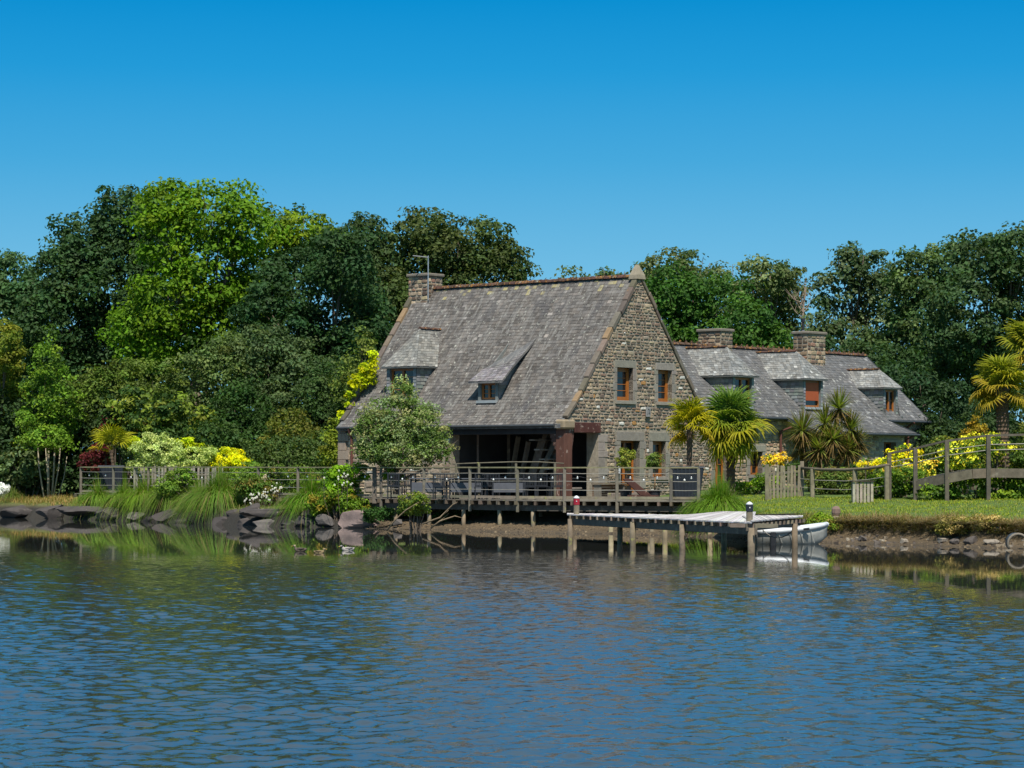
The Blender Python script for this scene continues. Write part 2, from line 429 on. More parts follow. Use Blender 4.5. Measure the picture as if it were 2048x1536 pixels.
def blades(name, roots, length, lean, width, tint, parent=None, base=None, mat='blade', droop=.6, var=.25, tips=None, segs=3, kind=None):
    """roots (n,3); arching blades. lean (n,2) horizontal direction times spread"""
    n = len(roots)
    L = length * rng.uniform(.6, 1.15, n)
    ld = lean + rng.normal(size=(n, 2)) * .12
    mag = np.linalg.norm(ld, axis=1, keepdims=True) + 1e-6; hd = ld / mag
    side = np.stack([-hd[:, 1], hd[:, 0], np.zeros(n)], 1)
    rings = []
    for i in range(segs + 1):
        t = i / segs
        hor = (mag[:, 0] * t * (1 + .4 * t)) * L
        ver = L * (t - droop * (t ** 2.2) * np.clip(mag[:, 0] * 1.5, 0, 1.6))
        c = roots + np.stack([hd[:, 0] * hor, hd[:, 1] * hor, ver], 1)
        w = width * (1 - t ** 1.5) * .5 + .0005
        rings.append((c - side * w, c + side * w))
    V = np.stack([x for r in rings for x in r], 1).reshape(-1, 3)
    m = 2 * (segs + 1); b = np.arange(n)[:, None] * m
    F = np.concatenate([b + np.array([2 * i, 2 * i + 1, 2 * i + 3, 2 * i + 2]) for i in range(segs)], 0)
    tt = np.array(tint)[None] * (1 + rng.uniform(-var, var, (n, 1))) * (1 + rng.uniform(-.12, .12, (n, 3)))
    if tips is not None:
        w = rng.random(n) < tips[1]; tt[w] = np.array(tips[0]) * (1 + rng.uniform(-var, var, (w.sum(), 1)))
    me = raw_mesh(name, localise(V, parent, base), F, np.clip(np.tile(tt, (segs, 1)), 0, .95))
    o = link(name, me, M[mat], parent, base)
    if kind: o['kind'] = kind
    return o
# ================================================================== SETTING
def grid_mesh(name, xs, ys, zf):
    X, Y = np.meshgrid(xs, ys); Z = zf(X, Y)
    V = np.stack([X, Y, Z], -1).reshape(-1, 3); nx = len(xs)
    i = (np.arange(len(ys) - 1)[:, None] * nx + np.arange(nx - 1)[None]).reshape(-1, 1)
    F = i + np.array([0, 1, nx + 1, nx])
    return V, F
gm, nt, out = new_mat('ground_soil_and_lawn')
def mth0(s_):
    m_ = nt.nodes.new('ShaderNodeMath'); m_.operation = 'MULTIPLY_ADD'; nt.links.new(s_, m_.inputs[0]); m_.inputs[1].default_value = .4; m_.inputs[2].default_value = 2.6
    return m_.outputs[0]
at = noise(nt, .5, 6, .6); n2 = noise(nt, 6, 6, .7); n3 = noise(nt, 40, 5, .7)
tcn = nt.nodes.new('ShaderNodeTexCoord'); sp = nt.nodes.new('ShaderNodeSeparateXYZ'); nt.links.new(tcn.outputs['Object'], sp.inputs[0])
za = nt.nodes.new('ShaderNodeMath'); za.operation = 'MULTIPLY_ADD'; nt.links.new(n2.outputs[0], za.inputs[0]); za.inputs[1].default_value = .35; nt.links.new(sp.outputs[2], za.inputs[2])
zr = ramp_node(nt, za.outputs[0], [(.12, (.045, .036, .024)), (.22, (.105, .075, .042)), (.42, (.155, .108, .055)), (.60, (.13, .10, .055)), (.74, (.16, .17, .045)), (.95, (.085, .14, .022))])
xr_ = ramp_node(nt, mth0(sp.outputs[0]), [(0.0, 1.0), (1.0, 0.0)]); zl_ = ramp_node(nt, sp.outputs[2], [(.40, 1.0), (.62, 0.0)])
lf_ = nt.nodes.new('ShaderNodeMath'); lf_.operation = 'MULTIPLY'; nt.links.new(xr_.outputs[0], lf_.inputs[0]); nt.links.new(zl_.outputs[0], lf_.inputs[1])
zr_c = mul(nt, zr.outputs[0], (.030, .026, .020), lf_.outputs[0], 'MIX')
mud = mul(nt, zr_c, ramp_node(nt, n3.outputs[0], [(.3, .6), (.5, 1.0), (.7, 1.35)]).outputs[0])
mud = mul(nt, mud, ramp_node(nt, at.outputs[0], [(.3, .8), (.7, 1.2)]).outputs[0])
p = nt.nodes.new('ShaderNodeBsdfPrincipled'); p.inputs['Roughness'].default_value = .9
bp = nt.nodes.new('ShaderNodeBump'); bp.inputs['Distance'].default_value = .05; nt.links.new(n3.outputs[0], bp.inputs['Height']); nt.links.new(bp.outputs[0], p.inputs['Normal'])
nt.links.new(mud, p.inputs['Base Color']); nt.links.new(p.outputs[0], out.inputs[0])
xs = np.concatenate([[-3000, -900, -300, -120, -70, -50, -40], np.arange(-33, 26, .22), [30, 38, 50, 70, 120, 300, 900, 3000]])
ys = np.concatenate([[-600, -200, -60, -10, 5, 20, 35, 45, 55], np.arange(60, 125, .22), [130, 140, 160, 200, 300, 600, 1200, 3500]])
def groundall(X, Y):
    z = ground(X, Y)
    near = smooth((6 - Y) / 5.0)                      # the bank the photograph is taken from
    z = z * (1 - near) + .7 * near
    return z
V, F = grid_mesh('ground', xs, ys, groundall)
g = link('ground', raw_mesh('ground', V, F, smooth_=True), gm); g['kind'] = 'structure'

# water: level sheet; how far the breeze ruffles it is stored per vertex
wm, nt, out = new_mat('pond_water')
tc_ = nt.nodes.new('ShaderNodeTexCoord')
def wnoise(scale, sx, sy, rot, det, rough=.55, dist=.0):
    mp = nt.nodes.new('ShaderNodeMapping'); mp.inputs['Scale'].default_value = (sx, sy, 1); mp.inputs['Rotation'].default_value = (0, 0, math.radians(rot))
    nt.links.new(tc_.outputs['Object'], mp.inputs[0])
    n = nt.nodes.new('ShaderNodeTexNoise'); n.inputs['Scale'].default_value = scale; n.inputs['Detail'].default_value = det; n.inputs['Roughness'].default_value = rough; n.inputs['Distortion'].default_value = dist
    nt.links.new(mp.outputs[0], n.inputs['Vector']); return n.outputs[0]
def mth(op, a, b=None, c=None):
    m = nt.nodes.new('ShaderNodeMath'); m.operation = op
    for i, s in enumerate((a, b, c)):
        if s is None: continue
        if isinstance(s, bpy.types.NodeSocket): nt.links.new(s, m.inputs[i])
        else: m.inputs[i].default_value = s
    return m.outputs[0]
SLOPE = .10
h1 = wnoise(1.0, 7, 11, -16, 2, .5, .5)
h2 = wnoise(1.0, 14, 20, 12, 2, .5, .4)
h3 = wnoise(1.0, .35, .8, -8, 2)
hh = mth('ADD', mth('MULTIPLY', h1, .66), mth('MULTIPLY', h2, .24))
ra = nt.nodes.new('ShaderNodeAttribute'); ra.attribute_name = 'ripple'
gust = mth('MULTIPLY_ADD', h3, 1.2, .35)
hh = mth('MULTIPLY', hh, mth('MULTIPLY', ra.outputs['Fac'], gust))
bp = nt.nodes.new('ShaderNodeBump'); bp.inputs['Strength'].default_value = 1.0; bp.inputs['Distance'].default_value = .008
nt.links.new(hh, bp.inputs['Height'])
p = nt.nodes.new('ShaderNodeBsdfPrincipled'); p.inputs['Base Color'].default_value = (.033, .035, .033, 1)
p.inputs['Roughness'].default_value = .015; p.inputs['IOR'].default_value = 1.5
nt.links.new(bp.outputs[0], p.inputs['Normal']); nt.links.new(p.outputs[0], out.inputs[0])
rowsY = np.concatenate([[-8, 0, 6, 11, 14], np.arange(16, 66, .078), np.arange(66, 82, .2), [86, 92, 100, 110, 130, 160]])
sj = np.linspace(-1, 1, 420)
outer = np.array([60, 100, 400, 3000.])
def halfw(Y): return .285 * np.clip(Y, 12, 90) + 2.5
GX = np.stack([np.concatenate([-outer[::-1], sj * halfw(Y), outer]) for Y in rowsY]); GY = np.repeat(rowsY[:, None], GX.shape[1], 1)
cx_ = [-40, -16, -13, -10, -5, 0, 4, 7, 8.0, 9.5, 14]; cy_ = [90, 76, 66, 62, 61, 63, 63, 54, 46, 36, 20]
yc = np.interp(GX, cx_, cy_) + 2.2 * fbm(GX, GY * .25, .8, 2)
rp = .02 + smooth((yc - GY) / 14.0 + .35) * (.78 + .3 * fbm(GX, GY * .6, .25, 7))
wr_ = np.random.default_rng(5); GZ = np.zeros_like(GX); vis = (GY > 14) & (GY < 84) & (np.abs(GX) < 30)
lam = np.exp(wr_.uniform(math.log(.20), math.log(.52), 46)); th_ = math.radians(-73) + wr_.normal(0, 1.0, 46); ph = wr_.uniform(0, 6.28, 46)
wx_ = GX[vis] + .25 * np.sin(GY[vis] * .7); wy_ = GY[vis]
acc = np.zeros(vis.sum())
for l_, t_, p_ in zip(lam, th_, ph):
    k_ = 2 * math.pi / l_; acc += (SLOPE / math.sqrt(23)) / k_ * np.sin(k_ * (wx_ * math.cos(t_) + wy_ * math.sin(t_)) + p_)
GZ[vis] = acc * rp[vis] * np.interp(GY[vis], [18, 30, 48, 70], [1.5, 1.3, 1.0, .9])
V = np.stack([GX, GY, GZ], -1).reshape(-1, 3); nx = GX.shape[1]
i_ = (np.arange(len(rowsY) - 1)[:, None] * nx + np.arange(nx - 1)[None]).reshape(-1, 1)
F = i_ + np.array([0, 1, nx + 1, nx])
me = raw_mesh('water', V, F, smooth_=True)
a = me.attributes.new('ripple', 'FLOAT', 'POINT'); a.data.foreach_set('value', rp.astype(np.float32).ravel())
w_ = link('water', me, wm); w_['kind'] = 'structure'

# ================================================================== HOUSE
ZB = 1.06
STONES = [(r * 1.04, g_ * .97, b_ * .90) for r, g_, b_ in [(.31, .245, .17), (.25, .19, .135), (.20, .15, .11), (.33, .275, .20), (.14, .105, .08), (.24, .15, .11), (.38, .31, .21), (.27, .235, .19), (.44, .37, .26), (.17, .14, .115), (.11, .085, .07)]]
def stone_geo(fr, a0, a1, z0, z1, out_, depth=.05, clampf=None):
    """a rounded rubble stone on a wall; fr(a, o, z): along, outwards, up -> world"""
    ca, cz = (a0 + a1) / 2, (z0 + z1) / 2; ha, hz = (a1 - a0) / 2, (z1 - z0) / 2
    ring = []
    cq = rnd.uniform(.6, .86); ck = rnd.uniform(.4, .75)
    for k, (sx, sz) in enumerate([(-1, -ck), (-cq, -1), (cq, -1), (1, -ck), (1, ck), (cq, 1), (-cq, 1), (-1, ck)]):
        ring.append((ca + ha * sx * rnd.uniform(.80, 1.03), cz + hz * sz * rnd.uniform(.72, 1.05)))
    def cl(a, z):
        if clampf:
            lo, hi = clampf(z); a = min(max(a, lo), hi)
        return a
    o1 = out_ + depth * rnd.uniform(.5, 1.0)
    V = [fr(cl(a, z), -.02, z) for a, z in ring]
    V += [fr(cl(a, z), o1 * .65, z) for a, z in [(ca + (a - ca) * .95, cz + (z - cz) * .93) for a, z in ring]]
    V += [fr(cl(a, z), o1 * rnd.uniform(.9, 1.1), z) for a, z in [(ca + (a - ca) * .70, cz + (z - cz) * .64) for a, z in ring]]
    Fs = [(k, (k + 1) % 8, 8 + (k + 1) % 8, 8 + k) for k in range(8)] + [(8 + k, 8 + (k + 1) % 8, 16 + (k + 1) % 8, 16 + k) for k in range(8)] + [tuple(range(16, 24))]
    return V, Fs
def rubble(parent, fr, zlo, zhi, left, right, holes, maxparts=300, hr=(.11, .23), wr=(.17, .46), name='stone', bright=1.0, warm=0.0):
    """coursed rubble over a wall face; holes: (a0, a1, z0, z1)"""
    st = []; z = zlo
    def cf(zz): return left(zz) + .03, right(zz) - .03
    while z < zhi - .05:
        h = rnd.uniform(*hr); z1 = min(z + h, zhi)
        a = left(z) - rnd.uniform(0, .2); aend = right(z)
        while a < aend - .02:
            w = rnd.uniform(*wr) * (1.25 if h > .18 else 1)
            b = a + w
            dz0 = rnd.uniform(-.02, .02); dz1 = rnd.uniform(-.02, .02)
            q0, q1 = a, b; ok = True
            for (h0, h1, g0, g1) in holes:
                if z1 > g0 + .015 and z < g1 - .015 and q1 > h0 and q0 < h1:
                    if q0 < h0 and h0 - q0 > .08: q1 = h0 - .005
                    elif q1 > h1 and q1 - h1 > .08: q0 = h1 + .005
                    else: ok = False
                    dz0 = max(dz0, 0) if z + dz0 < g1 < z1 else dz0
            lo, hi = cf((z + z1) / 2)
            if ok and q1 > lo + .05 and q0 < hi - .05 and q1 - q0 > .06:
                pz0, pz1 = z + dz0 + .008, z1 + dz1 - .008
                for (h0, h1, g0, g1) in holes:
                    if q1 > h0 + .01 and q0 < h1 - .01:
                        if z >= g1 - .02: pz0 = max(pz0, g1 + .004)
                        if z1 <= g0 + .02: pz1 = min(pz1, g0 - .004)
                g_ = .016; jz = rnd.uniform(-.018, .018)
                if pz1 - pz0 > .14 and rnd.random() < .28 and not any(q1 > h[0] - .05 and q0 < h[1] + .05 for h in holes):
                    zm_ = pz0 + (pz1 - pz0) * rnd.uniform(.4, .6); xm = q0 + (q1 - q0) * rnd.uniform(.35, .65)
                    st.append((q0 + g_, q1 - g_, pz0, zm_ - .008))
                    if rnd.random() < .5: st.append((q0 + g_, q1 - g_, zm_ + .008, pz1))
                    else: st.append((q0 + g_, xm - .012, zm_ + .008, pz1)); st.append((xm + .012, q1 - g_, zm_ + .008, pz1))
                else:
                    if holes and any(abs(pz0 - h[3]) < .1 or abs(pz1 - h[2]) < .1 for h in holes): jz = 0
                    st.append((q0 + g_, q1 - g_, pz0 + jz, pz1 + jz - rnd.uniform(0, .02)))
            a = b
        z = z1
    st.sort(key=lambda s: -(s[1] - s[0]) * (s[3] - s[2]))
    rest = MB()
    for k, s in enumerate(st):
        Vs, Fs = stone_geo(fr, *s, .006, .034, cf)
        c = rnd.choice(STONES); c = tuple(x * .72 + m_c * .28 for x, m_c in zip(jit(c, .16), (.26, .215, .165))); c = tuple(x * bright for x in c)
        if rnd.random() < .018: c = (.62, .60, .54)
        if rnd.random() < .012: c = (.38, .20, .07)
        c = (c[0] * (1 + warm), c[1], c[2] * (1 - warm))
        if k < maxparts:
            mb = MB(); mb.add(Vs, Fs, c); mb.build(name, 'stone', parent)
        else: rest.add(Vs, Fs, c)
    if rest.v: rest.build('small_stones', 'stone', parent)['kind'] = 'stuff'
def wall_core(mb, fr, zlo, zhi, left, right, holes, thick, knots=()):
    zs = sorted(set([zlo, zhi] + [h[2] for h in holes] + [h[3] for h in holes] + list(knots)))
    zs = [z for z in zs if zlo <= z <= zhi]
    for z0, z1 in zip(zs, zs[1:]):
        if z1 - z0 < 1e-4: continue
        zm = (z0 + z1) / 2
        hs = sorted([h for h in holes if h[2] < zm < h[3]])
        edges = [('L', None)]; spans = []; cur = None
        for h in hs: spans.append((cur, h[0])); cur = h[1]
        spans.append((cur, None))
        for a, b in spans:
            a0 = left(z0) if a is None else a; a1 = left(z1) if a is None else a
            b0 = right(z0) if b is None else b; b1 = right(z1) if b is None else b
            if b0 - a0 < .01 and b1 - a1 < .01: continue
            a0 = min(a0, b0 - .005); a1 = min(a1, b1 - .005)
            mb.hexa([fr(a0, 0, z0), fr(b0, 0, z0), fr(b0, -thick, z0), fr(a0, -thick, z0), fr(a1, 0, z1), fr(b1, 0, z1), fr(b1, -thick, z1), fr(a1, -thick, z1)])
def slates(mb, p0, p1, p2, p3, row=.20, w=.20, tint=(.16, .155, .155), var=.42, lift=.014, warm_top=None):
    """rows of overlapping slates over the patch p0-p1 (lower edge) to p3-p2 (upper edge)"""
    p0, p1, p2, p3 = [np.asarray(p, float) for p in (p0, p1, p2, p3)]
    sl = ((p3 + p2) - (p0 + p1)) / 2; L = np.linalg.norm(sl); nr = max(1, int(round(L / row)))
    ea = (p1 - p0) + (p2 - p3); nrm = np.cross(ea, sl); nrm /= np.linalg.norm(nrm)
    if nrm[2] < 0: nrm = -nrm
    if abs(nrm[2]) < .02 and nrm[1] > 0: nrm = -nrm
    for i in range(nr):
        t0 = i / nr; t1 = min((i + 1.25) / nr, 1.0)
        A = p0 + (p3 - p0) * t0; B = p1 + (p2 - p1) * t0; A1 = p0 + (p3 - p0) * t1; B1 = p1 + (p2 - p1) * t1
        wd = max(np.linalg.norm(B - A), np.linalg.norm(B1 - A1)); n = max(1, int(round(wd / w)))
        off = rnd.uniform(-.5, .5) / n
        cuts = [0] + [min(max((k + off + rnd.uniform(-.13, .13) / 1) / n, 0), 1) for k in range(1, n)] + [1]
        for k in range(n):
            s0, s1 = cuts[k], cuts[k + 1]
            if s1 - s0 < .15 / n: continue
            e = .004 / max(wd, .1)
            lf = lift * rnd.uniform(.75, 1.5)
            j = (p3 - p0) / L * rnd.uniform(-.012, .012)
            a = A + (B - A) * (s0 + e) + j; b = A + (B - A) * (s1 - e) + j
            c = A1 + (B1 - A1) * (s1 - e); d = A1 + (B1 - A1) * (s0 + e)
            fj = 1 + rnd.uniform(-var, var) * .8; hj = rnd.uniform(-.035, .035); tl = (tint[0] * fj * (1 + hj), tint[1] * fj, tint[2] * fj * (1 - hj))
            if rnd.random() < .03: tl = tuple(x * 1.9 for x in tl)
            if warm_top and t0 > warm_top and rnd.random() < (t0 - warm_top) * 2.6: tl = (.30, .26, .13)
            mb.add([a, b, b + nrm * lf, a + nrm * lf, c + nrm * .004, d + nrm * .004], [(0, 1, 2, 3), (3, 2, 4, 5), (0, 3, 5), (1, 4, 2)], tl)
def window(parent, fr, a0, a1, z0, z1, o, mullion=True, bars=3, mat='frame', fw=.075, name='window', glassmat='glass', blindz=None):
    """timber casement; fr(a, o, z), o = how far outwards its face lies"""
    mb = MB()
    def bx(x0, x1, y0, y1, q0, q1): mb.hexa([fr(x0, q0, y0), fr(x1, q0, y0), fr(x1, q1, y0), fr(x0, q1, y0), fr(x0, q0, y1), fr(x1, q0, y1), fr(x1, q1, y1), fr(x0, q1, y1)])
    bx(a0, a0 + fw, z0, z1, o - .07, o); bx(a1 - fw, a1, z0, z1, o - .07, o)
    bx(a0 + fw, a1 - fw, z0, z0 + fw, o - .07, o - .002); bx(a0 + fw, a1 - fw, z1 - fw, z1, o - .07, o - .002)
    if mullion: bx((a0 + a1) / 2 - .045, (a0 + a1) / 2 + .045, z0 + fw, z1 - fw, o - .065, o + .012)
    f = mb.build(name, mat, parent)
    sides = [(a0 + fw, (a0 + a1) / 2 - .045), ((a0 + a1) / 2 + .045, a1 - fw)] if mullion else [(a0 + fw, a1 - fw)]
    if parent.parent is None:
        for (x0, x1) in sides:
            g_ = MB(); g_.hexa([fr(x0, o - .055, z0 + fw), fr(x1, o - .055, z0 + fw), fr(x1, o - .045, z0 + fw), fr(x0, o - .045, z0 + fw), fr(x0, o - .055, z1 - fw), fr(x1, o - .055, z1 - fw), fr(x1, o - .045, z1 - fw), fr(x0, o - .045, z1 - fw)])
            g_.build('pane', glassmat, f)
            for i in range(1, bars + 1):
                k_ = MB()
                zz = z0 + fw + (z1 - z0 - 2 * fw) * i / (bars + 1)
                k_.hexa([fr(x0, o - .04, zz - .012), fr(x1, o - .04, zz - .012), fr(x1, o - .025, zz - .012), fr(x0, o - .025, zz - .012), fr(x0, o - .04, zz + .012), fr(x1, o - .04, zz + .012), fr(x1, o - .025, zz + .012), fr(x0, o - .025, zz + .012)])
                k_.build('glazing_bar', mat, f)
    return f
def block(parent, name, fr, a0, a1, z0, z1, o0, o1, mat='granite', bevel=.008, tint=None):
    mb = MB(); t = tint or jit((1, 1, 1), .14)
    mb.hexa([fr(a0, o0, z0), fr(a1, o0, z0), fr(a1, o1, z0), fr(a0, o1, z0), fr(a0, o0, z1), fr(a1, o0, z1), fr(a1, o1, z1), fr(a0, o1, z1)], t)
    return mb.build(name, mat, parent, bevel=bevel)
def surround(parent, fr, a0, a1, z0, z1, jw=.26, lh=.34, over=.12, sill=True, o=.018, inn=-.40, right_only=False):
    """dressed granite lintel, jamb blocks and sill round an opening"""
    block(parent, 'lintel', fr, a0 - over - .08, a1 + over + .08, z1, z1 + lh, inn, o + .01)
    for side in (-1, 1):
        z = z0; k = 0
        while z < z1 - .05:
            h = min(rnd.uniform(.28, .46), z1 - z)
            if z1 - z - h < .15: h = z1 - z
            ww = jw + (rnd.uniform(.05, .16) if k % 2 else rnd.uniform(-.05, .02)); k += 1
            oo = o + rnd.uniform(-.006, .006)
            if side < 0: block(parent, 'jamb_block', fr, a0 - ww, a0, z + .006, z + h - .006, inn, oo)
            else: block(parent, 'jamb_block', fr, a1, a1 + ww, z + .006, z + h - .006, inn, oo)
            z += h
    if sill: block(parent, 'window_sill', fr, a0 - .12, a1 + .12, z0 - .13, z0, inn, o + .07)
    return (a0 - jw - .04, a1 + jw + .04, z0 - (.13 if sill else 0), z1 + lh)

# ---- main house -----------------------------------------------------
LU = 11.5; HV = 4.55
PROF = [(-.22, 3.80), (.35, 4.28), (1.0, 5.02), (HV, 9.5)]           # front slope, from eave to ridge
PZ = [p[1] for p in PROF]; PV = [p[0] for p in PROF]
def roofz(v): return float(np.interp(v, PV, PZ))
def roofv(z): return float(np.interp(z, PZ, PV))
house = empty('stone_house', W(0, 0, ZB), B50, 'large grey stone house with steep slate roof and tall gable behind the deck', 'house')
frG = lambda a, o, z: W(a, -o, z)                   # gable wall: a = v, outwards = -u
frF = lambda a, o, z: W(-o, a, z)                   # front wall: a = u, outwards = -v
def gl_(z):  return 0.0 if z < 3.86 else max(0.0, roofv(z) + .06)
def gr_(z):  return 2 * HV if z < 3.86 else 2 * HV - max(0.0, roofv(z) + .06)
GH = {'ul': (3.13, 4.13, 4.74, 5.99), 'ur': (5.72, 6.62, 4.74, 5.97), 'door': (3.35, 4.55, ZB, 3.22), 'gw': (5.38, 6.22, 1.85, 3.22), 'porch': (-.6, 1.98, ZB - .4, 3.50)}
mb = MB()
wall_core(mb, frG, ZB - .4, 9.42, gl_, gr_, list(GH.values()), .55, knots=[3.86] + PZ[1:3] + [6, 7, 8])
mb.build('gable_wall', 'mortar', house)
ex = []
for k in ('ul', 'ur'):
    ex.append(surround(house, frG, *GH[k], jw=.17, lh=.27, over=.06, inn=-.42))
ex.append(surround(house, frG, *GH['gw'], jw=.2, lh=.34, over=.14, inn=-.42))
ex.append(surround(house, frG, *GH['door'], jw=.28, lh=.34, over=.18, sill=False, inn=-.42))
# big quoins right of the corner opening
z = ZB; k = 0
while z < 3.4:
    h = rnd.uniform(.24, .36); h = min(h, 3.45 - z)
    if h < .1: break
    block(house, 'quoin', frG, 1.99, 2.40 + (.22 if k % 2 else 0), z + .006, z + h - .006, -.5, .02 + rnd.uniform(-.01, .01)); k += 1; z += h
ex.append((1.9, 2.5, ZB, 3.45)); ex.append((0.0, 2.1, ZB - .4, 3.93))
rubble(house, frG, ZB - .1, 9.3, gl_, gr_, ex, 300, hr=(.075, .175), wr=(.10, .40))
# front wall: stone from u = 5.6 to the left end
FH = []
mb = MB(); wall_core(mb, frF, ZB - .4, 3.86, lambda z: 5.6, lambda z: LU, [], .5)
mb.build('front_wall', 'mortar', house)
z = ZB - .2; k = 0
while z < 3.7:
    h = min(rnd.uniform(.28, .42), 3.75 - z)
    if h < .12: break
    ww = .55 if k % 2 else .38; k += 1
    block(house, 'quoin', frF, LU - ww, LU + .04, z + .008, z + h - .008, -.45, .06, tint=jit((1.15, 1.0, .9), .12)); z += h
rubble(house, frF, ZB - .1, 3.72, lambda z: 5.62, lambda z: LU - .48, [], 110, hr=(.18, .34), wr=(.25, .55), bright=1.25)
# remaining shell: left gable, back wall
mb = MB(); frL = lambda a, o, z: W(a, LU + o, z)
wall_core(mb, frL, ZB - .4, 9.42, gl_, gr_, [], .5, knots=[3.86] + PZ[1:3]); mb.build('far_gable_wall', 'mortar', house)
mb = MB(); mb.hbox(2 * HV - .5, 2 * HV - .02, .56, LU - .51, ZB - .4, 3.84); mb.build('back_wall', 'mortar', house)
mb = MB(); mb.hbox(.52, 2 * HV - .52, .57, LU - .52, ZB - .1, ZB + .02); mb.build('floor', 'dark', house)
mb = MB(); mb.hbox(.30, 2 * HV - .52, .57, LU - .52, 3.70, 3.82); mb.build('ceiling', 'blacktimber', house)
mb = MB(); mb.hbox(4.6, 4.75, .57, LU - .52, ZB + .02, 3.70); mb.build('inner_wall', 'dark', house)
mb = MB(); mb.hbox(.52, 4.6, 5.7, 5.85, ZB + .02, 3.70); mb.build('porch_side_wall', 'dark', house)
# timbers leaning in the porch, and its open stair
for (v, u, z0, v1, u1, z1, w) in [(2.2, 4.6, ZB, 2.0, 3.9, 3.4, .14), (2.2, 4.1, ZB, 2.0, 3.4, 3.2, .14), (2.1, 3.7, ZB, 2.2, 2.9, 3.3, .16), (1.6, 2.9, 1.6, 1.7, 2.2, 3.6, .2), (1.4, 1.6, ZB, 1.5, 1.6, 3.65, .22), (1.2, 2.1, 1.9, 1.3, 1.25, 3.6, .2), (2.6, 4.9, ZB, 2.6, 4.9, 3.65, .12), (1.2, .9, 2.0, 1.3, 1.6, 3.6, .18), (1.0, 5.1, ZB, 1.0, 5.1, 3.65, .08)]:
    mb = MB(); mb.beam(W(v, u, z0), W(v1, u1, z1), w, w, jit((1.6, 1.5, 1.5), .2)); mb.build('inner_timber', 'darkwood', house)
for k in range(6):
    mb = MB(); mb.hbox(.62, 1.95, .75 + k * .24, 1.03 + k * .24, ZB + .35 + k * .36, ZB + .40 + k * .36, (2.6, 2.6, 2.8)); mb.build('stair_tread', 'darkwood', house)
# eaves beam, lintel beam, carved corner post and brackets
mb = MB(); mb.hbox(-.02, .24, .42, 5.6, 3.45, 3.72); mb.build('eaves_beam', 'blacktimber', house, bevel=.01)
mb = MB(); mb.hbox(.50, 2.08, -.06, .30, 3.50, 3.88, (.9, .6, .6)); mb.build('porch_lintel', 'redwood', house, bevel=.015)
post = MB(); post.hbox(-.04, .40, -.02, .40, ZB, 3.62, (1.3, 1.1, 1.0)); po = post.build('corner_post', 'redwood', house, bevel=.01)
for (dv, du) in ((0, 1), (1, 0)):
    b_ = MB()
    for i in range(5):
        t = i / 5; e = .10 + .26 * math.sin(t * math.pi / 2)
        z0 = 2.72 + .14 * i
        if du: b_.hbox(-.0, .36, .40, .40 + e, z0 + .15, z0 + .29)
        else: b_.hbox(.40, .40 + e * .4, .0, .36, z0 + .15, z0 + .29)
    b_.build('post_bracket', 'redwood', house, bevel=.01)
block(house, 'kneeler_stone', frG, -.20, .50, 3.62, 3.98, -.34, .12, bevel=.07, tint=(1.05, .92, .72))
# doors and windows of the gable wall
window(house, frG, 3.13, 4.13, 4.74, 5.99, -.20, False, 3, fw=.15)
window(house, frG, 5.72, 6.62, 4.74, 5.97, -.20, False, 3, fw=.14)
window(house, frG, 5.38, 6.22, 1.85, 3.22, -.20, False, 3, fw=.14)
f = window(house, frG, 3.35, 4.55, ZB, 3.22, -.30, True, 4, name='glazed_door')
# roof body (both slopes) and slates
mb = MB()
for (va, za_), (vb, zb_) in zip(PROF, PROF[1:]):
    for s in (0, 1):
        f_ = (lambda v: v) if not s else (lambda v: 2 * HV - v)
        mb.hexa([W(f_(va), .05, za_ - .14), W(f_(vb), .05, zb_ - .14), W(f_(vb), LU - .05, zb_ - .14), W(f_(va), LU - .05, za_ - .14), W(f_(va), .05, za_), W(f_(vb), .05, zb_), W(f_(vb), LU - .05, zb_), W(f_(va), LU - .05, za_)], (.12, .12, .12))
roof = mb.build('roof', 'slate', house)
mb = MB()
for i, ((va, za_), (vb, zb_)) in enumerate(zip(PROF, PROF[1:])):
    slates(mb, W(va, .20, za_), W(va, LU - .25, za_), W(vb, LU - .25, zb_), W(vb, .20, zb_), .165, .19, warm_top=(.86 if i == 2 else None), tint=(.118, .106, .096))
mb.build('slates', 'slate', roof)['kind'] = 'stuff'
# coping stones up both verges of both gables
def coping(u0, u1, front=True, z0=4.05, z1=9.55, lich=.3):
    vs = []; z = z0
    while z < z1:
        h = rnd.uniform(.40, .62); zn = min(z + h, z1)
        va, vb = roofv(z), roofv(zn)
        if not front: va, vb = 2 * HV - va, 2 * HV - vb
        m_ = MB(); t = .10 + rnd.uniform(-.03, .04); k = rnd.uniform(-.03, .03)
        s_ = -1 if front else 1
        c = jit((.55, .51, .46), .35) if rnd.random() > lich * .4 else (1.0, .75, .5)
        m_.hexa([W(va, u0 + k, z - .05), W(vb, u0 + k, zn - .05), W(vb, u1 + k, zn - .05), W(va, u1 + k, z - .05),
                 W(va + s_ * t * .75, u0 + k, z + t * .75), W(vb + s_ * t * .75, u0 + k, zn + t * .75 - .01), W(vb + s_ * t * .75, u1 + k, zn + t * .75 - .01), W(va + s_ * t * .75, u1 + k, z + t * .75)], c)
        m_.build('coping_stone', 'granite', house, bevel=.02)
        z = zn + .004
coping(-.06, .18, True); coping(-.06, .18, False); coping(LU - .18, LU + .06, True)
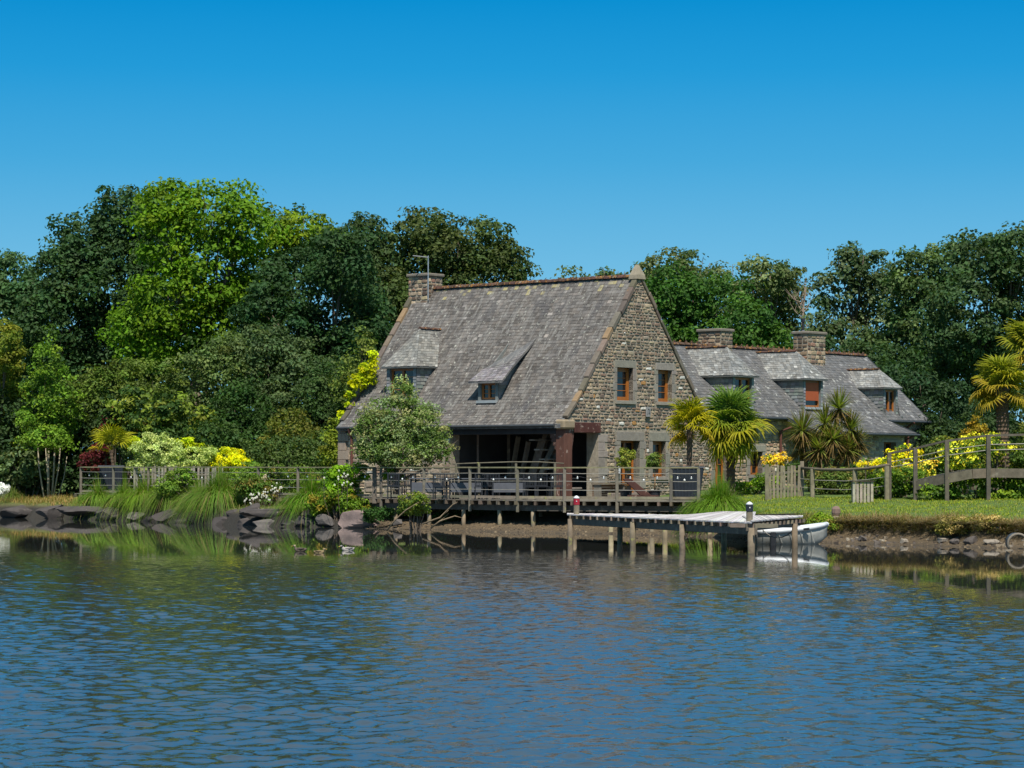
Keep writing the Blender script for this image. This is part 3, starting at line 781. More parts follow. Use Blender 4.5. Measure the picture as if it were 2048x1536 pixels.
# apex stone
m_ = MB(); c = W(HV, .08, 0)
b4 = [W(HV - .26, -.10, 9.40), W(HV + .26, -.10, 9.40), W(HV + .26, .34, 9.40), W(HV - .26, .34, 9.40)]
t4 = [W(HV - .24, -.08, 9.56), W(HV + .24, -.08, 9.56), W(HV + .24, .32, 9.56), W(HV - .24, .32, 9.56)]
m_.hexa(b4 + t4, (1.1, 1.05, .9)); m_.add(t4 + [W(HV - .05, .08, 9.96), W(HV + .05, .08, 9.96), W(HV + .05, .16, 9.96), W(HV - .05, .16, 9.96)], [(0, 1, 5, 4), (1, 2, 6, 5), (2, 3, 7, 6), (3, 0, 4, 7), (4, 5, 6, 7)], (1.1, 1.05, .9)); m_.build('apex_stone', 'granite', house)
def ridge_tiles(parent, p, q, n, r=.13, crest=False, mat='clay'):
    p = np.asarray(p, float); q = np.asarray(q, float); d = (q - p); L = np.linalg.norm(d); dn = d / L; sd_ = np.cross(dn, (0, 0, 1.)); sd_ /= np.linalg.norm(sd_)
    for i in range(n):
        a = p + d * (i / n) + np.array((0, 0, rnd.uniform(-.012, .012))); b = p + d * ((i + .97) / n) + np.array((0, 0, rnd.uniform(-.012, .012)))
        m_ = MB(); R0 = r * 1.10; R1 = r * .94; pa = []
        for (pt, R) in ((a, R0), (b, R1)):
            pa += [pt + sd_ * R * math.cos(t) * 1.1 + np.array((0, 0, R * math.sin(t) * .9 - .03)) for t in [math.pi * k / 5 for k in range(6)]]
        m_.add(pa, [(k, k + 1, 7 + k, 6 + k) for k in range(5)] + [tuple(range(5, -1, -1)), tuple(range(6, 12))], jit((1, .9, .85), .35))
        if crest:
            cpt = a * .5 + b * .5; m_.hexa([cpt - dn * .06 - sd_ * .02 + (0, 0, R0 * .7), cpt + dn * .06 - sd_ * .02 + (0, 0, R0 * .7), cpt + dn * .06 + sd_ * .02 + (0, 0, R0 * .7), cpt - dn * .06 + sd_ * .02 + (0, 0, R0 * .7),
                     cpt - dn * .02 - sd_ * .02 + (0, 0, R0 * 1.25), cpt + dn * .02 - sd_ * .02 + (0, 0, R0 * 1.25), cpt + dn * .02 + sd_ * .02 + (0, 0, R0 * 1.25), cpt - dn * .02 + sd_ * .02 + (0, 0, R0 * 1.25)], jit((1, .9, .85), .3))
        m_.build('ridge_tile', mat, parent)
ridge_tiles(house, W(HV, .36, 9.52), W(HV, LU - .9, 9.52), 32)
# gutter along the eave
mb = MB(); mb.tube([W(-.26, .30, 3.76), W(-.26, LU - .1, 3.76)], .055, 8); mb.build('gutter', 'gutter', house)
mb = MB(); mb.tube([W(-.26, LU - .75, 3.74), W(-.20, LU - .75, 3.55), W(-.09, LU - .75, 3.35), W(-.09, LU - .75, 2.0)], .05, 8); mb.tube([W(-.09, LU - .75, 2.1), W(-.09, LU - .75, ZB)], .055, 8); mb.build('downpipe', 'redpipe', house)
# chimney
def chimney(parent, v0, v1, u0, u1, zb, zt, bright=1.0, name='chimney', slab=True):
    mb = MB(); mb.hbox(v0, v1, u0, u1, zb, zt)
    ch = mb.build(name, 'mortar', parent)
    rest = MB()
    faces = [(lambda a, o, z: W(a, u0 - o, z), v0, v1), (lambda a, o, z: W(v0 - o, a, z), u0, u1)]
    for fr, a0, a1 in faces:
        z = zb
        while z < zt - .04:
            h = min(rnd.uniform(.12, .22), zt - z); a = a0
            while a < a1 - .03:
                w = min(rnd.uniform(.2, .42), a1 - a)
                if a1 - a - w < .1: w = a1 - a
                Vs, Fs = stone_geo(fr, a + .008, a + w - .008, z + .008, z + h - .008, .006, .03)
                mbs = MB(); mbs.add(Vs, Fs, tuple(x * bright for x in jit(rnd.choice(STONES), .2))); mbs.build('stone', 'stone', ch)
                a += w
            z += h
    sb = MB(); sb.hbox(v0 - .08, v1 + .08, u0 - .08, u1 + .08, zt, zt + .13, (.75, .72, .68)); sb.build('cap_slab', 'granite', ch, bevel=.03)
    return ch
chimney(house, HV - .45, HV + .45, LU - 1.02, LU + .02, 8.3, 10.0, 1.05)
aer = empty('television_aerial', W(HV - .5, LU - 1.12, 8.9), 0, 'thin metal television aerial mast clamped to the chimney of the large house', 'aerial')
mb = MB(); mb.tube([W(HV - .52, LU - 1.12, 9.0), W(HV - .52, LU - 1.12, 10.82)], .022, 6); mb.build('mast', 'metal', aer)
mb = MB(); pa = W(HV - .52, LU - 1.12, 10.75); mb.tube([pa, pa + np.array((-.62, -.1, .06))], .022, 5)
for k in range(7):
    c = pa + np.array((-.62, -.1, .06)) * (k / 6.0); mb.tube([c + (0, -.12, 0), c + (0, .12, 0)], .006, 4)
mb.build('boom', 'metal', aer)
# plaque and lamp on the gable wall
sg = block(house, 'wall_plaque', frG, 4.82, 5.08, 4.15, 4.52, .09, .125, 'sign', 0)
mb = MB()
for k, (x0, z0, x1, z1) in enumerate([(4.88, 4.22, 4.93, 4.45), (4.93, 4.45, 5.02, 4.40), (4.96, 4.25, 5.0, 4.36), (5.0, 4.3, 5.03, 4.24)]):
    mb.beam(frG(x0, .13, z0), frG(x1, .13, z1), .012, .02)
mb.build('plaque_mark', 'paint_b', sg)
lb = block(house, 'menu_box', frG, 3.02, 3.16, 1.95, 2.55, .06, .14, 'paint_b', .005)
block(house, 'menu_sheet', frG, 3.03, 3.15, 1.97, 2.25, .142, .15, 'white', 0)

def dormer(parent, frd, dz, rz, a0, a1, d0, z0, ze, zr, rf, smat, ca, tint, over=.16, wall_w=.16, win=None, winz=None, ridge=True, label=None):
    """hipped dormer. frd(a, d, z): along the eaves, depth into the roof; dz(z): depth of the roof surface at z"""
    de = dz(ze); dr = dz(zr); am = (a0 + a1) / 2; d1 = d0
    body = MB()
    x0, x1 = a0 + wall_w, a1 - wall_w
    for (p, q) in ((a0, x0), (x1, a1)):
        body.hexa([frd(p, d1, z0), frd(q, d1, z0), frd(q, d1 + .12, z0), frd(p, d1 + .12, z0), frd(p, d1, ze), frd(q, d1, ze), frd(q, d1 + .12, ze), frd(p, d1 + .12, ze)])
    body.hexa([frd(x0, d1 + .25, z0), frd(x1, d1 + .25, z0), frd(x1, d1 + .3, z0), frd(x0, d1 + .3, z0), frd(x0, d1 + .25, ze), frd(x1, d1 + .25, ze), frd(x1, d1 + .3, ze), frd(x0, d1 + .3, ze)])
    for a in (a0 + .02, a1 - .02):
        e = .02
        body.hexa([frd(a - e, d1 + .12, z0), frd(a + e, d1 + .12, z0), frd(a + e, dz(z0) + .1, z0), frd(a - e, dz(z0) + .1, z0), frd(a - e, d1 + .12, ze), frd(a + e, d1 + .12, ze), frd(a + e, de + .1, ze), frd(a - e, de + .1, ze)])
    D = body.build('dormer', 'clad', parent)
    if label: D['label'] = label
    cs = MB()
    for a, sgn in ((a0, -1), (a1, 1)):
        n_ = int((ze - z0) / .13)
        for i in range(n_):
            zz = z0 + (ze - z0) * i / n_; zn = z0 + (ze - z0) * (i + 1.15) / n_; dd = min(dz(zz), de)
            k = max(1, int((dd - d1) / .2)); 
            for j in range(k):
                b0 = d1 + (dd - d1) * (j + .03) / k; b1 = d1 + (dd - d1) * (j + .97) / k
                aa = a + sgn * .002; ab = a + sgn * .022
                cs.add([frd(ab, b0, zz), frd(ab, b1, zz), frd(aa, b1, zn), frd(aa, b0, zn), frd(aa, b0, zz), frd(aa, b1, zz)], [(0, 1, 2, 3), (0, 1, 5, 4)], jit((1, 1, 1), .3))
        for i in range(int((ze - z0) / .13)):
            zz = z0 + .13 * i
            lo, hi = (a0, x0) if sgn < 0 else (x1, a1)
            cs.add([frd(lo, d1 - .02, zz), frd(hi, d1 - .02, zz), frd(hi, d1 - .002, zz + .15), frd(lo, d1 - .002, zz + .15)], [(0, 1, 2, 3)], jit((1.2, 1.2, 1.25), .3))
    cs.build('cheek_slates', ca, D)['kind'] = 'stuff'
    o = over; eL, eR = a0 - o, a1 + o; df = d1 - o
    hs = (zr - ze) * .78                                         # horizontal run of the front hip
    rfz = d1 + hs * .9
    rfz = min(rfz, dr - .25)
    A, B_ = frd(eL, df, ze), frd(eR, df, ze); C_ = frd(eR, de + .05, ze); Dd = frd(eL, de + .05, ze); Rf = frd(am, rfz, zr); Rb = frd(am, dr + .1, zr)
    sb = MB(); off = np.array((0, 0, -.05))
    for tri in ((A, B_, Rf), (B_, C_, Rb, Rf), (Dd, A, Rf, Rb), (A, B_, C_, Dd)):
        sb.add([x for x in tri], [tuple(range(len(tri)))], (.6, .6, .6))
        sb.add([x + off for x in tri], [tuple(range(len(tri)))], (.6, .6, .6))
    for x, y in ((A, B_), (B_, C_), (Dd, A)): sb.add([x, y, y + off, x + off], [(0, 1, 2, 3)], (.6, .6, .6))
    R = sb.build('dormer_roof', 'clad', parent)
    ss = MB(); up = np.array((0, 0, .012))
    slates(ss, A + up, B_ + up, Rf + up, Rf + up, .15, .17, tint)
    slates(ss, B_ + up, C_ + up, Rb + up, Rf + up, .15, .17, tint)
    slates(ss, Dd + up, A + up, Rf + up, Rb + up, .15, .17, tint)
    ss.build('dormer_slates', smat, R)['kind'] = 'stuff'
    if ridge: ridge_tiles(parent, Rf + (0, 0, .04), Rb + (0, 0, .04), 6, .08)
    wz0, wz1 = winz or (z0 + .1, ze - .12)
    frw = lambda a, o_, z: frd(a, d1 - o_, z)
    win = win or {}
    window(parent, frw, x0 + .01, x1 - .01, wz0, wz1, -.10, win.get('mullion', True), win.get('bars', 3), win.get('mat', 'frame'))
    sl_ = MB(); sl_.hexa([frw(x0 - .05, -.1, wz0 - .10), frw(x1 + .05, -.1, wz0 - .10), frw(x1 + .05, .06, wz0 - .10), frw(x0 - .05, .06, wz0 - .10), frw(x0 - .05, -.1, wz0 - .005), frw(x1 + .05, -.1, wz0 - .005), frw(x1 + .05, .05, wz0 - .005), frw(x0 - .05, .05, wz0 - .005)]); sl_.build('window_sill', 'zinc', parent)
    ft = MB(); ft.hexa([frw(x0, -.12, wz1), frw(x1, -.12, wz1), frw(x1, 0, wz1), frw(x0, 0, wz1), frw(x0, -.12, ze - .06), frw(x1, -.12, ze - .06), frw(x1, 0, ze - .06), frw(x0, 0, ze - .06)]); ft.build('window_head', 'clad', parent)
    return D
frdM = lambda a, d, z: W(d, a, z)
dormer(house, frdM, roofv, None, 8.15, 9.72, .85, 4.75, 6.16, 7.70, None, 'slate', 'clad', (.205, .20, .18), winz=(4.95, 6.08), win={'bars': 3}, label='wide hipped dormer with a twin casement, half hidden by the grey-green tree')
# small shed dormer with a long low-pitched roof
D = MB(); u0, u1 = 3.85, 4.85
for (p, q) in ((u0, u0 + .13), (u1 - .13, u1)): D.hbox(.72, .84, p, q, 4.66, 5.50)
for u in (u0, u1 - .03): 
    D.hexa([W(.84, u, 4.66), W(1.4, u, 5.2), W(1.4, u + .03, 5.2), W(.84, u + .03, 4.66), W(.84, u, 5.5), W(2.5, u, 7.0), W(2.5, u + .03, 7.0), W(.84, u + .03, 5.5)])
D.hbox(.72, .84, u0 + .13, u1 - .13, 4.66, 4.72); D.hbox(1.0, 1.05, u0 + .1, u1 - .1, 4.7, 5.45)
D = D.build('small_dormer', 'clad', house); D['label'] = 'small dormer under a long sloping slate flap'
cs = MB()
for u, s in ((u0, -1), (u1, 1)):
    for i in range(6):
        zz = 4.70 + .13 * i; v1_ = max(.86, min(roofv(zz + .02) + .0, 2.4))
        cs.add([W(.74, u + s * .02, zz), W(max(v1_, .8), u + s * .02, zz), W(max(v1_, .8) + .12, u + s * .004, zz + .15), W(.74, u + s * .004, zz + .15)], [(0, 1, 2, 3)], jit((1, 1, 1), .25))
cs.build('cheek_slates', 'clad', D)['kind'] = 'stuff'
sh = MB(); e0, e1 = 3.45, 5.15
top = [(3.30, 2.95, 7.42), (4.55, 2.5, 6.86)]
A = W(.50, e1, 5.48); B_ = W(.50, e0, 5.48); C_ = W(2.75, 3.55, 7.22); Dd = W(2.05, 4.75, 6.36)
mid1 = W(1.35, 3.62, 6.08); mid2 = W(1.2, 4.98, 5.98)
for qd in ((A, B_, mid1, mid2), (mid2, mid1, C_, Dd)):
    sh.add(list(qd) + [x - np.array((0, 0, .07)) for x in qd], [(0, 1, 2, 3), (7, 6, 5, 4), (0, 4, 5, 1), (1, 5, 6, 2), (3, 7, 4, 0), (2, 6, 7, 3)], (.12, .12, .12))
Rr = sh.build('dormer_roof', 'slate', house)
ss = MB(); up = np.array((0, 0, .012))
slates(ss, A + up, B_ + up, mid1 + up, mid2 + up, .15, .17, (.20, .18, .19)); slates(ss, mid2 + up, mid1 + up, C_ + up, Dd + up, .15, .17, (.15, .14, .14))
ss.build('dormer_slates', 'slate', Rr)['kind'] = 'stuff'
window(house, lambda a, o, z: W(.72 - o, a, z), u0 + .14, u1 - .14, 4.80, 5.42, -.08, True, 2)
sl_ = MB(); sl_.hbox(.58, .84, u0 + .02, u1 - .02, 4.66, 4.76); sl_.build('window_sill', 'zinc', house)

# ---- wing -----------------------------------------------------------
WU0, WUR = .20, 3.55; WE, WR = 4.28, 7.28
WV0, WV1 = 8.6, 26.4; SPL = 22.7
wing = empty('stone_house', W(10, .5, 1.2), B50, 'low stone wing with three slate dormers and two chimneys, running back from the tall gable', 'house')
WP = [(WU0, WE), (1.0, 5.02), (WUR, WR)]
def wz(u): return float(np.interp(u, [p[0] for p in WP], [p[1] for p in WP]))
def wu(z): return float(np.interp(z, [p[1] for p in WP], [p[0] for p in WP]))
mb = MB()
def wseg(mb, v0, v1, prof, t=.12):
    for (ua, za_), (ub, zb_) in zip(prof, prof[1:]):
        mb.hexa([W(v0, ua, za_ - t), W(v1, ua, za_ - t), W(v1, ub, zb_ - t), W(v0, ub, zb_ - t), W(v0, ua, za_), W(v1, ua, za_), W(v1, ub, zb_), W(v0, ub, zb_)], (.12, .12, .12))
back = [(WUR, WR), (6.9, WE)]
wseg(mb, WV0, WV1, WP); wseg(mb, WV0, WV1, back)
LEAN = [(-1.35, 3.66), (-.5, 3.96), (WU0, WE + .02)]
LV0 = 14.9
wseg(mb, LV0, SPL, LEAN)
wroof = mb.build('roof', 'slate_wing', wing)
mb = MB()
WT = (.108, .106, .105)
for (ua, za_), (ub, zb_) in zip(WP, WP[1:]):
    slates(mb, W(WV0, ua, za_), W(WV1, ua, za_), W(WV1, ub, zb_), W(WV0, ub, zb_), .17, .21, WT, .28)
for (ua, za_), (ub, zb_) in zip(LEAN, LEAN[1:]):
    slates(mb, W(LV0 + .02, ua, za_ + .01), W(SPL, ua, za_ + .01), W(SPL, ub, zb_ + .01), W(LV0 + .02, ub, zb_ + .01), .17, .21, WT, .28)
mb.build('slates', 'slate_wing', wroof)['kind'] = 'stuff'
ridge_tiles(wing, W(8.6, WUR, WR + .04), W(WV1, WUR, WR + .04), 44, .11, True)
frW = lambda a, o, z: W(a, .55 - o, z)
WH = [(10.3, 11.2, 1.35, 3.3), (12.75, 13.65, 1.9, 2.85), (17.2, 18.4, 1.3, 3.3)]
mb = MB(); wall_core(mb, frW, .9, 4.22, lambda z: 9.3, lambda z: WV1 - .15, WH, .5); mb.build('front_wall', 'mortar', wing)
exw = [surround(wing, frW, *h, jw=.22, lh=.26, over=.1, sill=(h[2] > 1.5)) for h in WH]
rubble(wing, frW, 1.1, 4.15, lambda z: 9.3, lambda z: 18.6, exw, 190, hr=(.14, .24), wr=(.2, .46), bright=1.35, warm=.06)
window(wing, frW, 12.75, 13.65, 1.9, 2.85, -.25, True, 2)
window(wing, frW, 10.3, 11.2, 1.35, 3.3, -.25, True, 3, name='glazed_door')
window(wing, frW, 17.2, 18.4, 1.3, 3.3, -.3, True, 3, mat='brownframe', name='glazed_door')
# lean-to front wall with its dark doorway
frT = lambda a, o, z: W(a, -1.0 - o, z)
TH = [(20.55, 21.55, 1.2, 3.28)]
mb = MB(); wall_core(mb, frT, .9, 3.6, lambda z: 18.6, lambda z: 22.5, TH, .4); mb.hbox(18.6, 19.0, -.6, .55, .9, 3.6); mb.build('lean_to_wall', 'mortar', wing)
ext = [surround(wing, frT, *TH[0], jw=.34, lh=.12, over=.1, sill=False, inn=-.35)]
rubble(wing, frT, 1.1, 3.55, lambda z: 18.6, lambda z: 22.5, ext, 110, hr=(.15, .26), wr=(.25, .5), bright=1.1)
window(wing, frT, 20.55, 21.55, 1.2, 3.28, -.25, True, 3, mat='brownframe', name='glazed_door')
# far gable and back walls
mb = MB(); mb.hbox(WV1 - .6, WV1 - .16, 1.05, 6.5, .9, 4.2); mb.build('far_gable_wall', 'mortar', wing)
mb = MB(); mb.hbox(9.3, WV1 - .6, 6.3, 6.6, .9, 4.2); mb.build('back_wall', 'mortar', wing)
frE = lambda a, o, z: W(a, .55 - o, z)
rubble(wing, frE, 3.0, 4.15, lambda z: 22.8, lambda z: WV1 - .17, [(22.9, 24.1, 4.0, 5.8)], 40, hr=(.16, .26), wr=(.25, .5), bright=1.0)
mb = MB(); mb.tube([W(LV0, -1.42, 3.60), W(SPL + .1, -1.42, 3.60)], .05, 8); mb.build('gutter', 'gutter', wing)
mb = MB(); mb.tube([W(9.2, WU0 - .06, WE - .06), W(LV0, WU0 - .06, WE - .06)], .05, 8); mb.build('gutter', 'gutter', wing)
mb = MB(); mb.tube([W(SPL + .2, WU0 - .06, WE - .06), W(WV1, WU0 - .06, WE - .06)], .05, 8); mb.build('gutter', 'gutter', wing)
mb = MB(); mb.tube([W(24.9, .1, 4.2), W(24.9, .42, 4.0), W(24.9, .42, 1.2)], .06, 7); mb.build('downpipe', 'redpipe', wing)
mb = MB(); mb.tube([W(22.55, -1.4, 3.6), W(22.3, -1.07, 3.4), W(22.3, -1.07, 1.1)], .055, 7); mb.build('downpipe', 'redpipe', wing)
mb = MB(); mb.tube([W(LV0 + .1, -.1, 3.9), W(LV0 - .1, .42, 3.7), W(LV0 - .1, .42, 1.2)], .055, 7); mb.build('downpipe', 'redpipe', wing)
mb = MB(); mb.beam(W(SPL - .02, -1.35, 3.62), W(SPL - .02, WU0, WE - .05), .04, .14); mb.beam(W(WV1, WU0, WE - .05), W(WV1, WUR, WR - .05), .05, .14); mb.beam(W(LV0, -1.35, 3.6), W(LV0, WU0, WE - .06), .05, .16)
mb.build('barge_board', 'gutter', wing)
frdW = lambda a, d, z: W(a, d, z)
dormer(wing, frdW, wu, None, 11.45, 12.95, .5, 4.42, 5.92, 7.12, None, 'slate_wing', 'clad', (.20, .20, .19), winz=(4.7, 5.84), win={'bars': 3}, ridge=True)
dormer(wing, frdW, wu, None, 16.6, 18.1, .5, 4.42, 5.92, 7.12, None, 'slate_wing', 'clad', (.20, .20, .19), winz=(4.75, 5.86), win={'bars': 0, 'mullion': False}, ridge=True, label='middle dormer with its rust-coloured blind down')
mb = MB(); mb.hbox(16.86, 17.84, .545, .565, 5.02, 5.78, (1, 1, 1)); mb.build('window_blind', 'blind', wing)
dormer(wing, frdW, wu, None, 22.95, 24.15, .5, 4.15, 5.70, 6.52, None, 'slate_wing', 'clad', (.21, .21, .20), winz=(4.28, 5.6), win={'bars': 2}, ridge=True)
chimney(wing, 14.15, 15.0, 3.0, 4.15, 6.7, 7.9, .85)
c2 = chimney(wing, 20.6, 22.0, 2.9, 3.65, 6.4, 8.05, .95)
mb = MB(); mb.lathe(W(20.85, 3.3, 8.15), [(.07, 0), (.07, .08)], 10, (8, 8, 8)); mb.lathe(W(20.85, 3.3, 8.23), [(.05, 0), (.05, .35), (.08, .37), (.08, .5), (.01, .55)], 10); mb.build('flue_pipe', 'paint_b', wing)
# ================================================================== DECK, JETTY, FENCES
ZD = 1.08
def pl(x):                                            # deck front edge as X -> Y
    return float(np.interp(x, [-18.9, -5.9, .7, 6.1], [108, 93, 86.3, 84.2]))
def solveX(px_, f):                                   # the X on the curve f whose picture column is px_
    lo, hi = -30, 20
    for _ in range(50):
        m_ = (lo + hi) / 2
        if 1024 + FPX * m_ / f(m_) < px_: lo = m_
        else: hi = m_
    return lo
deck = empty('deck', (0.7, 86.3, .2), 0, 'weathered timber deck on piles over the muddy shore, in front of the open porch', 'deck')
deckpts = [(-18.9, 108.), (-12.4, 100.5), (-5.9, 93.), (.7, 86.3), (6.1, 84.2)]
allp = []
for (ax, ay), (bx, by) in zip(deckpts, deckpts[1:]):
    A = np.array((ax, ay, ZD)); B_ = np.array((bx, by, ZD)); d = (B_ - A); L = np.linalg.norm(d); d /= L; inw = np.array((-d[1], d[0], 0))
    if inw[1] < 0: inw = -inw
    deep = 3.0 if bx < -5 else 7.2
    allp.append((A, B_, d, inw, L, deep))
for si, (A, B_, d, inw, L, deep) in enumerate(allp):
    rows = int(deep / .15)
    rest = MB()
    for r in range(rows):
        n = max(1, int(L / 3.1)); o0 = rnd.uniform(0, .5)
        for k in range(n):
            s0 = L * k / n; s1 = L * (k + 1) / n - .01
            c = A + d * ((s0 + s1) / 2) + inw * (r * .15 + .07) + np.array((0, 0, -.014 + rnd.uniform(-.003, .003)))
            col = jit((1.0, .98, .95), .25)
            if r < 5:
                m_ = MB(); m_.box(c, d, inw, (0, 0, 1), s1 - s0, .14, .028, col); m_.build('plank', 'oldwood', deck)
            else: rest.box(c, d, inw, (0, 0, 1), s1 - s0, .14, .028, col)
    rest.build('back_planks', 'oldwood', deck)['kind'] = 'stuff'
    nj = int(L / .45)
    for k in range(nj + 1):
        c = A + d * (L * (k + .3) / (nj + 1)) + inw * .95 + np.array((0, 0, -.10))
        m_ = MB(); m_.box(c, inw, d, (0, 0, 1), 2.1, .07, .13, jit((1.3, 1.2, 1.05), .3)); m_.build('joist', 'darkwood', deck)
    m_ = MB(); m_.box(A + d * L / 2 + inw * .22 + (0, 0, -.27), d, inw, (0, 0, 1), L, .09, .2, (.9, .9, .9)); m_.build('bearer', 'darkwood', deck)
    m_ = MB(); m_.box(A + d * L / 2 + inw * 2.6 + (0, 0, -.24), d, inw, (0, 0, 1), L, .09, .2, (.7, .7, .7)); m_.build('bearer', 'darkwood', deck)
for x_ in (168, 708, 792, 858, 928, 999, 1066, 1150, 1222, 1300):
    X = solveX(x_, lambda q: pl(q) + .3); Y = pl(X) + .3; zg = min(gz(X, Y), 0.3) - .4
    m_ = MB(); c = jit((1.5, 1.35, 1.1), .15); m_.tube([(X, Y, zg), (X + rnd.uniform(-.02, .02), Y, .4), (X, Y, ZD - .36)], [.085, .08, .078], 9, c); m_.build('pile', 'oldwood', deck, smooth_=True)
    X2, Y2 = X + .3, Y + 2.6
    m_ = MB(); m_.tube([(X2, Y2, gz(X2, Y2) - .3), (X2, Y2, ZD - .33)], [.08, .075], 7, c); m_.build('pile', 'oldwood', deck, smooth_=True)
# steps and low platform under the porch side opening
# railing
rail = empty('railing', (0.7, 86.35, ZD), 0, 'grey post and wire railing with a lichen-yellow top rail along the deck edge', 'railing')
ZR = ZD + 1.13
postx = [162, 227, 297, 368, 440, 517, 596, 672, 749, 762, 848, 940, 1035, 1129, 1234, 1342, 1397]
pts_ = []
for x_ in postx:
    X = solveX(x_, lambda q: pl(q) + .06); Y = pl(X) + .06
    w = .105 if x_ != 749 else .16
    m_ = MB(); zb_ = ZD - (.42 if x_ in (940, 1035, 1129, 762, 1234) else .2)
    m_.box((X, Y, (zb_ + ZR - .02) / 2), (1, 0, 0), (0, 1, 0), (0, 0, 1), w, w, ZR - .02 - zb_, jit((.85, .85, .8), .2)); m_.build('post', 'oldwood', rail, bevel=.008)
    pts_.append(np.array((X, Y, 0)))
for a, b in zip(pts_, pts_[1:]):
    if np.linalg.norm(b - a) < .5: continue
    m_ = MB(); m_.beam(a + (0, 0, ZR), b + (0, 0, ZR + rnd.uniform(-.01, .01)), .13, .045, jit((1.2, 1.25, .85), .15)); m_.build('top_rail', 'oldwood', rail)
    for hz_ in (.36, .66, .93):
        pp = [a + (0, 0, ZD + hz_), (a + b) / 2 + (0, 0, ZD + hz_ - .012), b + (0, 0, ZD + hz_)]
        m_ = MB(); m_.tube(pp, .012, 5); m_.build('wire', 'wire', rail)
    m_ = MB(); m_.beam(a + (0, .03, ZD + .10), b + (0, .03, ZD + .10), .03, .09, jit((1.3, 1.25, 1.1), .2)); m_.build('kick_board', 'oldwood', rail)
# string lights strung along the railing
sl = empty('string_light', (0, 87.5, ZR), 0, 'sagging string of white bulbs hung along the deck railing', 'string light')
cord = MB()
for a, b in zip(pts_, pts_[1:]):
    L = np.linalg.norm(b - a)
    if L < .5: continue
    n = 9; q = [a + (b - a) * t + np.array((0, .1, ZR - .10 - .26 * 4 * t * (1 - t) + .0)) for t in np.linspace(0, 1, n)]
    cord.tube(q, .008, 4)
    for k in (2, 4, 6):
        if rnd.random() < .22: continue
        m_ = MB(); m_.lathe(q[k] + (0, 0, -.10), [(.0, 0), (.028, .012), (.036, .035), (.028, .06), (.012, .075), (.012, .10)], 8); m_.build('bulb', 'bulb', sl, smooth_=True)
cord.build('cord', 'paint_b', sl)
# back rail with white-topped posts
br = empty('railing', (0, 89.5, ZD), 0, 'slightly bowed pale handrail on short posts in front of the dark porch', 'railing')
q = [PX(x_, y_, 89.5) for x_, y_ in ((905, 928), (960, 926), (1020, 924), (1080, 924), (1128, 927))]
m_ = MB(); m_.tube(q, .022, 7, (.75, .75, .65)); m_.build('handrail', 'oldwood', br, smooth_=True)
for x_ in (912, 958, 1032, 1110):
    X = XP(x_, 89.5); m_ = MB(); m_.tube([(X, 89.5, ZD), (X, 89.5, 2.36)], .045, 8, (.8, .8, .7)); m_.build('post', 'oldwood', br)

# garden chairs and tables on the deck
def chair(loc, rz, label, group):
    r = empty('chair', loc, rz, label, 'chair', group)
    def P(m_, n): return m_.build(n, 'paint_b', r)
    Rm = np.array(MATS[r.name])
    def w(p): return (Rm @ np.array((p[0], p[1], p[2], 1)))[:3]
    ax, ay, az = Rm[:3, 0], Rm[:3, 1], Rm[:3, 2]
    s = MB()
    for k in range(5): s.box(w((0, -.18 + k * .09, .44)), ax, ay, az, .44, .07, .02)
    P(s, 'seat')
    for sx in (-1, 1):
        for sy in (-1, 1):
            m_ = MB(); m_.beam(w((sx * .21, sy * .2, 0)), w((sx * .21, sy * .2, .43 if sy < 0 else .92)), .035, .035, (1, 1, 1), ay); P(m_, 'leg')
    for k in range(7):
        m_ = MB(); m_.box(w((-.17 + k * .057, .2, .68)), ax, ay, az, .022, .016, .40); P(m_, 'slat')
    m_ = MB(); m_.box(w((0, .2, .90)), ax, ay, az, .42, .03, .05); m_.box(w((0, .2, .48)), ax, ay, az, .42, .03, .04); P(m_, 'backrest')
    return r
def dup(root, loc, rz, label=None):
    r = root.copy(); COL.objects.link(r); r.location = loc; r.rotation_euler = (0, 0, rz)
    if label: r['label'] = label
    for ch in list(root.children):
        c = ch.copy(); COL.objects.link(c); c.parent = r
        for g_ in list(ch.children):
            d_ = g_.copy(); COL.objects.link(d_); d_.parent = c
    return r
cg = 'black slatted chairs on the deck'
chx = [(640, 98.5, .3), (790, 89.9, 2.9), (822, 91.5, .2), (880, 89.2, 3.0), (905, 90.6, .1), (962, 88.6, 3.2), (985, 90.2, -.2), (1060, 88.3, 3.0), (1085, 89.6, .2), (1112, 88.3, 3.3), (700, 96.0, 2.8)]
chl = ['black slatted chair behind the white flower bush', 'black slatted chair behind the wires just right of the leafy climber', 'black slatted chair under the grey-green tree', 'black slatted chair between the tree and the porch opening', 'black slatted chair at the left edge of the porch opening', 'black slatted chair behind the third deck railing bay', 'black slatted chair by the middle table, back to the porch',
       'black slatted chair left of the carved red post, nearest the railing', 'black slatted chair turned towards the porch near the red post', 'black slatted chair beside the foot of the red corner post', 'black slatted chair behind the climber on the railing']
ch0 = None
for k, (x_, Y_, rz) in enumerate(chx):
    loc = (XP(x_, Y_), Y_, ZD)
    if ch0 is None: ch0 = chair(loc, rz, chl[k], cg)
    else: dup(ch0, loc, rz, chl[k])
